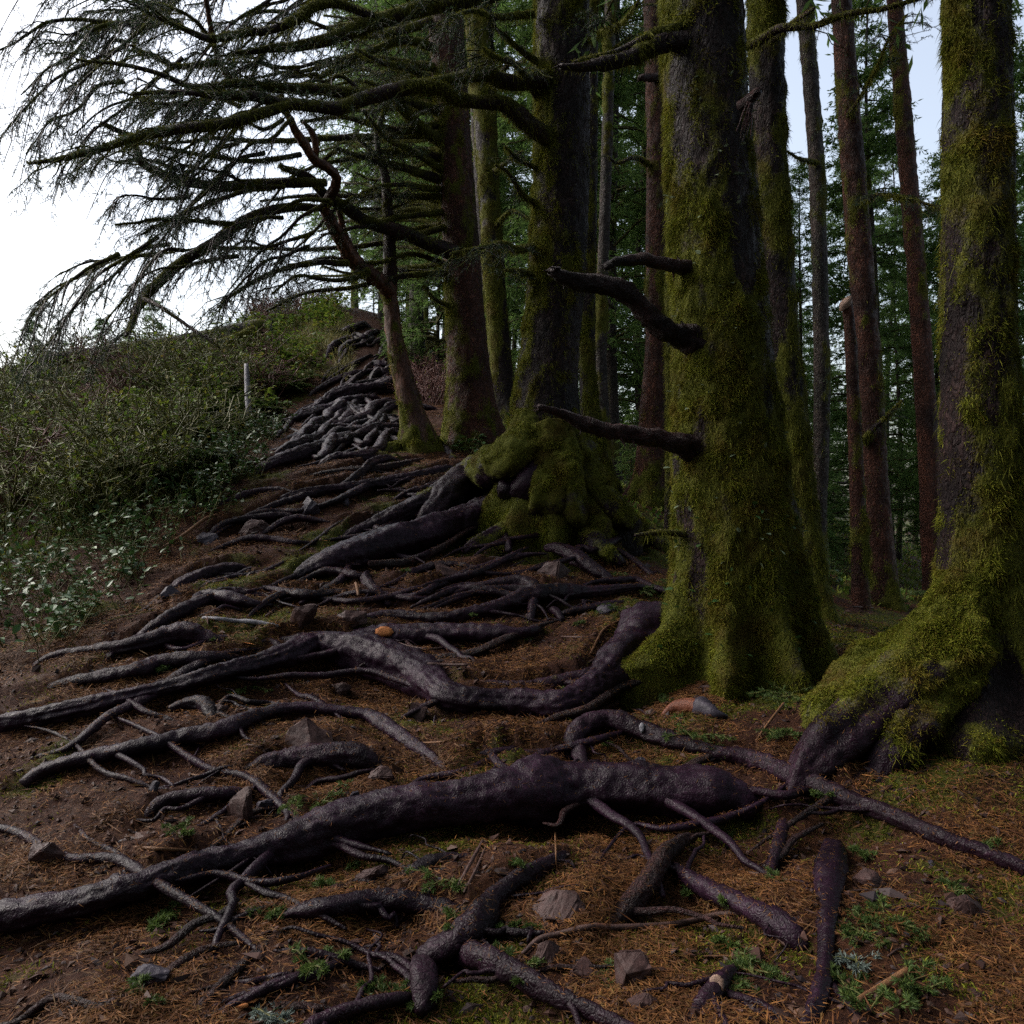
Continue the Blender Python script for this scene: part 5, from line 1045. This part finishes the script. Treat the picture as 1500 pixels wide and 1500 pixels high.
for k in range(60):
    px, py = srng.uniform(150, 1440), srng.uniform(790, 1490)
    if px < 420 and py < 880: continue
    sprig(px, py, srng.uniform(.05, .12), 'tiny green sprig poking out of the needles on the slope', 'sprig', 3, 100 + k, 'tiny green sprigs on the slope', .7)
def leafy(Pt, D, size, rng):
    """oval leaves: 8-vertex folded blades"""
    n = len(Pt); L = size * rng.uniform(.7, 1.3, (n, 1)); s = norm(np.cross(D, UP + rng.normal(0, .25, (n, 3)))); up = np.cross(s, D); w_ = L * .28
    rows = [Pt, Pt + D * L * .3 + s * w_ + up * L * .06, Pt + D * L * .65 + s * w_ * .85 + up * L * .05, Pt + D * L - up * L * .06, Pt + D * L * .65 - s * w_ * .85 + up * L * .05, Pt + D * L * .3 - s * w_ + up * L * .06, Pt + D * L * .3, Pt + D * L * .65]
    V = np.stack(rows, 1).reshape(-1, 3); b = np.arange(n)[:, None] * 8
    F4 = np.concatenate([b + np.array([[6, 1, 2, 7]]), b + np.array([[5, 6, 7, 4]])]); F3 = np.concatenate([b + np.array([[0, 1, 6]]), b + np.array([[0, 6, 5]]), b + np.array([[7, 2, 3]]), b + np.array([[7, 3, 4]])]); return V, F4, F3
def leaf_plant(x, y, R_, h, n, label, group, seed, lsize=.06, mat='leaf', name='salal_bush', cat='shrub', stems=14):
    rng = np.random.default_rng(seed); xx = x + rng.normal(0, R_ * .5, stems); yy = y + rng.normal(0, R_ * .5, stems); S = np.stack([xx, yy, Hf(xx, yy) - .02], -1); p = np.array([x, y, gz(x, y)])
    a = rng.uniform(0, 6.28, stems); D = norm(np.stack([np.cos(a) * .5, np.sin(a) * .5, np.ones(stems)], -1)); T = sprays(S, D, h * rng.uniform(.5, 1.15, stems), .15, 6, .06, rng)
    o = empty(name, p); tag(o, label, cat, group); v, f = thin_tubes(T, np.linspace(.004, .002, 6)[None] * np.ones((stems, 1))); link('stems', MB().add(v, f).mesh('stems', p), M['stem'], o)
    idx = rng.integers(0, stems, n); q_, Tn = along(T, idx, rng.uniform(.25, 1, n)); Dl = norm(rng.normal(size=(n, 3)) * [1, 1, .35] + [0, -.1, .15])
    link('leaves', MB().add(*leafy(q_, Dl, lsize, rng)).mesh('leaves', p, False), M[mat], o); return o
def on(px, d): return ((px - CX) / F * d, d)
sg = 'glossy low shrubs along the left edge of the path'
for k in range(40):
    dd_ = srng.uniform(5.2, 8.6); x, y = on(srng.uniform(-80, np.interp(dd_, [5.2, 6.2, 8.6], [110, 190, 225])), dd_); leaf_plant(x, y, .26, srng.uniform(.3, .55), 60, 'low glossy-leaved shrub catching the sky beside the path on the left', 'glossy low shrubs along the left edge of the path', 1950 + k)
for k in range(60):
    t_ = srng.random(); py_d = 6.9 + 4.2 * t_; edge = np.interp(py_d, [6.9, 7.6, 9.0, 10.2, 11.5], [235, 300, 372, 395, 425]); px = edge - abs(srng.gauss(18, 55)); x, y = on(px, py_d + srng.uniform(-.3, .3))
    leaf_plant(x, y, .22, srng.uniform(.22, .45), 55, 'low glossy-leaved shrub catching the sky beside the path on the left', sg, 2000 + k)
for k in range(60):
    dd_ = srng.uniform(11.5, 19.5); x, y = on(np.interp(dd_, [11.5, 13.5, 16, 19.5], [385, 425, 465, 515]) - abs(srng.gauss(0, 95)), dd_); 
    leaf_plant(x, y, .45, srng.uniform(.4, .8), 130, 'bright green leafy shrub on the crest left of the trail', 'green shrubs on the crest', 2100 + k, .09, 'shrub_leaf', 'crest_shrub')
for k, (px, d, h, lb) in enumerate([(690,10.4,.4,'green leafy plant at the foot of the dark straight spruce'),(725,10.0,.45,'large-leaved plant between the straight and the buttressed spruce'),(672,10.6,.3,'small leafy plant right of the crooked tree'),(1215,9.5,.3,'small leafy plant right of the nearest trunk'),(1070,5.0,.0,'')]):
    if h: x, y = on(px, d); leaf_plant(x, y, .15, h, 45, lb, None, 2200 + k, .08, 'leaf', 'leafy_plant', 'plant', 9)
# leaves growing on the trunks
def stuck(tr, tb, V, F4, n, zlo, zhi, name, seed, size=.03, mat='leaf'):
    rng = np.random.default_rng(seed); Pb, Nb = face_sample(V, F4, n * 6, ((V[:, 2] > tb[2] + zlo) & (V[:, 2] < tb[2] + zhi)).astype(float), rng); k = (Nb[:, 1] < .2); Pb, Nb = Pb[k][:n], Nb[k][:n]
    link(name, MB().add(*leafy(Pb, norm(Nb + rng.normal(0, .5, Nb.shape)), size, rng)).mesh(name, tb, False), M[mat], tr)['kind'] = 'stuff'
# twiggy shrubs on the left bank
def twiggy(x, y, h, label, group, seed, mat='stem', leafn=160, spread=.55, n=26):
    rng = np.random.default_rng(seed); p = np.array([x, y, gz(x, y)]); xx = x + rng.normal(0, .18, n); yy = y + rng.normal(0, .18, n); S = np.stack([xx, yy, Hf(xx, yy) - .03], -1); a = rng.uniform(0, 6.28, n)
    D = norm(np.stack([np.cos(a) * spread, np.sin(a) * spread, np.ones(n)], -1)); T = sprays(S, D, h * rng.uniform(.55, 1.2, n), .25, 8, .05, rng); T2 = subsprays(T, 5, h * .42, .25, .6, .1, 5, rng, .5)
    T3 = subsprays(T2, 2, h * .16, .3, .8, .1, 4, rng, .5)
    o = empty('twiggy_shrub', p); tag(o, label, 'shrub', group); m = MB()
    for TT, r0, r1 in ((T, .013, .005), (T2, .006, .0025), (T3, .003, .0016)): m.add(*thin_tubes(TT, np.linspace(r0, r1, TT.shape[1])[None] * np.ones((len(TT), 1))), None, moss=.4)
    link('stems', m.mesh('stems', p), M[mat], o)
    idx = rng.integers(0, len(T2), leafn); q_, Tn = along(T2, idx, rng.uniform(.2, 1, leafn)); link('leaves', MB().add(*leafy(q_, norm(Tn + rng.normal(0, .6, Tn.shape)), .055, rng)).mesh('leaves', p, False), M['shrub_leaf'], o)
for k in range(46):
    px = srng.uniform(-30, 400); d = srng.uniform(7.8, 15.5)
    lim = np.interp(d, [7.8, 9, 10.2, 11.5, 13, 16], [215, 325, 365, 395, 430, 470]) - 30
    if px > lim: px = lim - srng.uniform(0, 90)
    x, y = on(px, d); rd = srng.random() < .2
    twiggy(x, y, srng.uniform(.5, 1.0) if srng.random() < .55 else srng.uniform(1.0, 1.6), 'bare reddish twiggy shrub on the bank left of the path' if rd else 'mossy olive twiggy shrub with sparse leaves on the bank left of the path', 'reddish twiggy shrubs on the left bank' if rd else 'olive twiggy shrubs on the left bank', 2300 + k, 'red_stem' if rd else 'stem', 25 if rd else 260)
for k in range(9):
    x, y = on(srng.uniform(380, 480), srng.uniform(18, 20.5)); twiggy(x, y, srng.uniform(.7, 1.1), 'bare reddish twiggy shrub along the crest', 'reddish twiggy shrubs on the crest', 2400 + k, 'red_stem', 20)
for k in range(6):
    x, y = on(srng.uniform(620, 660), srng.uniform(13.5, 16)); twiggy(x, y, srng.uniform(.6, 1.0), 'bare reddish twiggy shrub behind the crooked tree', 'reddish twiggy shrubs behind the crooked tree', 2420 + k, 'red_stem', 20)
def fern(x, y, size, label, group, seed, n=11):
    rng = np.random.default_rng(seed); p = np.array([x, y, gz(x, y)]); a = np.linspace(0, 6.28, n, endpoint=False) + rng.normal(0, .2, n); D = norm(np.stack([np.cos(a), np.sin(a), np.full(n, 1.1)], -1))
    T = sprays(np.repeat(p[None], n, 0), D, size * rng.uniform(.8, 1.15, n), .55, 10, .02, rng); o = empty('sword_fern', p); tag(o, label, 'fern', group)
    link('stems', MB().add(*thin_tubes(T, np.linspace(.004, .0015, 10)[None] * np.ones((n, 1)))).mesh('stems', p), M['stem'], o)
    idx = np.repeat(np.arange(n), 60); t_ = np.tile(np.repeat(np.linspace(.12, .99, 30), 2), n); q_, Tn = along(T, idx, t_); sd = norm(np.cross(Tn, UP)) * np.tile([1, -1], n * 30)[:, None]
    v, f = slivers(q_, norm(sd + Tn * .35 - UP * .1), size * .2 * np.sin(np.pi * (.12 + .86 * t_)) + .01, np.full(len(q_), size * .035), norm(np.cross(sd, Tn)) * .2 + UP, rng); link('fronds', MB().add(v, f).mesh('fronds', p, False), M['sprig'], o)
for k in range(44):
    d = srng.uniform(8.2, 15); px = np.interp(d, [8, 9, 10.2, 11.5, 13, 16], [285, 335, 365, 395, 430, 470]) - srng.uniform(0, 190); x, y = on(px, d); fern(x, y, srng.uniform(.45, .85), 'green sword fern on the bank beside the path', 'sword ferns on the left bank', 2500 + k)
for k in range(10):
    x, y = on(srng.uniform(1180, 1420), srng.uniform(8.5, 14)); fern(x, y, srng.uniform(.35, .55), 'low green fern on the ground of the wood at the right', 'ferns in the wood on the right', 2550 + k, 8)
# grass of the crest
rngg = np.random.default_rng(9); n = 26000; xg = rngg.uniform(-5.6, -1.9, n); yg = rngg.uniform(14.5, 22.5, n); kk = np.abs(xg - np.interp(yg, [14, 16, 18, 21], [-2.4, -2.7, -3.1, -3.9])) > .4; xg, yg = xg[kk], yg[kk]
kk = fbm(np.stack([xg, yg, 0 * xg], -1) * 1.1, 3) > .47; xg, yg = xg[kk], yg[kk]
Sg = np.stack([xg, yg, Hf(xg, yg) - .01], -1); Dg = norm(rngg.normal(0, .45, Sg.shape) + UP)
V, F4, F3 = blades(Sg, Dg, rngg.uniform(.12, .4, len(Sg)), rngg.uniform(.006, .012, len(Sg)), .5, rngg); link('crest_grass', MB().add(V, F4, F3).mesh('crest_grass', smooth=False), M['grass'])['kind'] = 'stuff'
# low growth that covers the far bank and the wood floor
n = 110000; xg = rngg.uniform(-14, 16, n); yg = rngg.uniform(5.5, 24, n); ox = np.abs(xg - np.interp(yg, [0, 4, 7, 9, 12, 15, 18, 21], [-0.4, -0.6, -1.4, -1.9, -1.9, -2.6, -3.1, -3.9])) / np.interp(yg, [0, 4, 7, 9, 12, 15, 18, 21], [4, 3.2, 2.2, 1.9, 1.6, 1.1, .7, .5])
kk = (ox > 1.15) & ((xg < -1) | (yg > 9.0)); xg, yg = xg[kk], yg[kk]; Sg = np.stack([xg, yg, Hf(xg, yg) - .01], -1)
V, F4, F3 = leafy(Sg, norm(rngg.normal(0, .7, Sg.shape) + UP * .8), .075, rngg); link('ground_cover', MB().add(V, F4, F3).mesh('ground_cover', smooth=False), M['shrub_leaf'])['kind'] = 'stuff'

# fallen log on the crest, weathered post
def pole(pts, label, mat, name, cat, sides=18, moss=.4, mossn=0, seed=0):
    q = catmull(np.array([[*P(a, b, d), wd * d / F / 2] for a, b, wd, d in pts]), .05); V, F4, F3 = tube(q[:, :3], q[:, 3], sides, .15, 2.2, 1, True, seed, .15); org = q[len(q) // 2, :3]
    ms = np.clip(moss + 2 * (fbm(V * 3, 3) - .5), 0, 1); o = tag(link(name, MB().add(V, F4, F3, moss=ms).mesh(name, org), M[mat], None, org), label, cat)
    if mossn:
        Pb, Nb = face_sample(V, F4, mossn, ms); link('moss', MB().add(*blades(Pb, norm(Nb + RNG.normal(0, .5, Nb.shape) - UP * .3), RNG.uniform(.02, .07, len(Pb)), .009, .5)).mesh('moss', org, False), M['moss'], o)['kind'] = 'stuff'
    return o
pole([(60,528,18,14.5),(188,512,20,15),(290,497,22,15.6),(340,487,22,16),(383,477,20,16.4)], 'grey fallen log lying along the skyline of the left bank', 'bark_far', 'fallen_log', 'log', moss=.3, mossn=1500)
pole([(255,524,6,14.4),(300,508,9,14.6),(338,497,11,14.8),(372,483,13,15)], 'mossy crooked branch propped just under the skyline log', 'branch', 'fallen_branch', 'branch', 10, .8, 1800, 2)
pole([(361,534,6,10.8),(362,555,8,10.7),(363,580,9,10.6),(365,608,8,10.5)], 'weathered pale grey dead stem standing among the shrubs on the left bank', 'grey_wood', 'dead_stem', 'stem', 10, 0)
stuck(A, Ab, A_V, A_F, 70, .1, 1.0, "leaves", 5, .045); stuck(A, Ab, A_V, A_F, 90, .5, 3.6, "lichen", 6, .04, "lichen"); stuck(B, Bb, B_V, B_F, 60, .3, 1.0, "leaves", 7, .06)
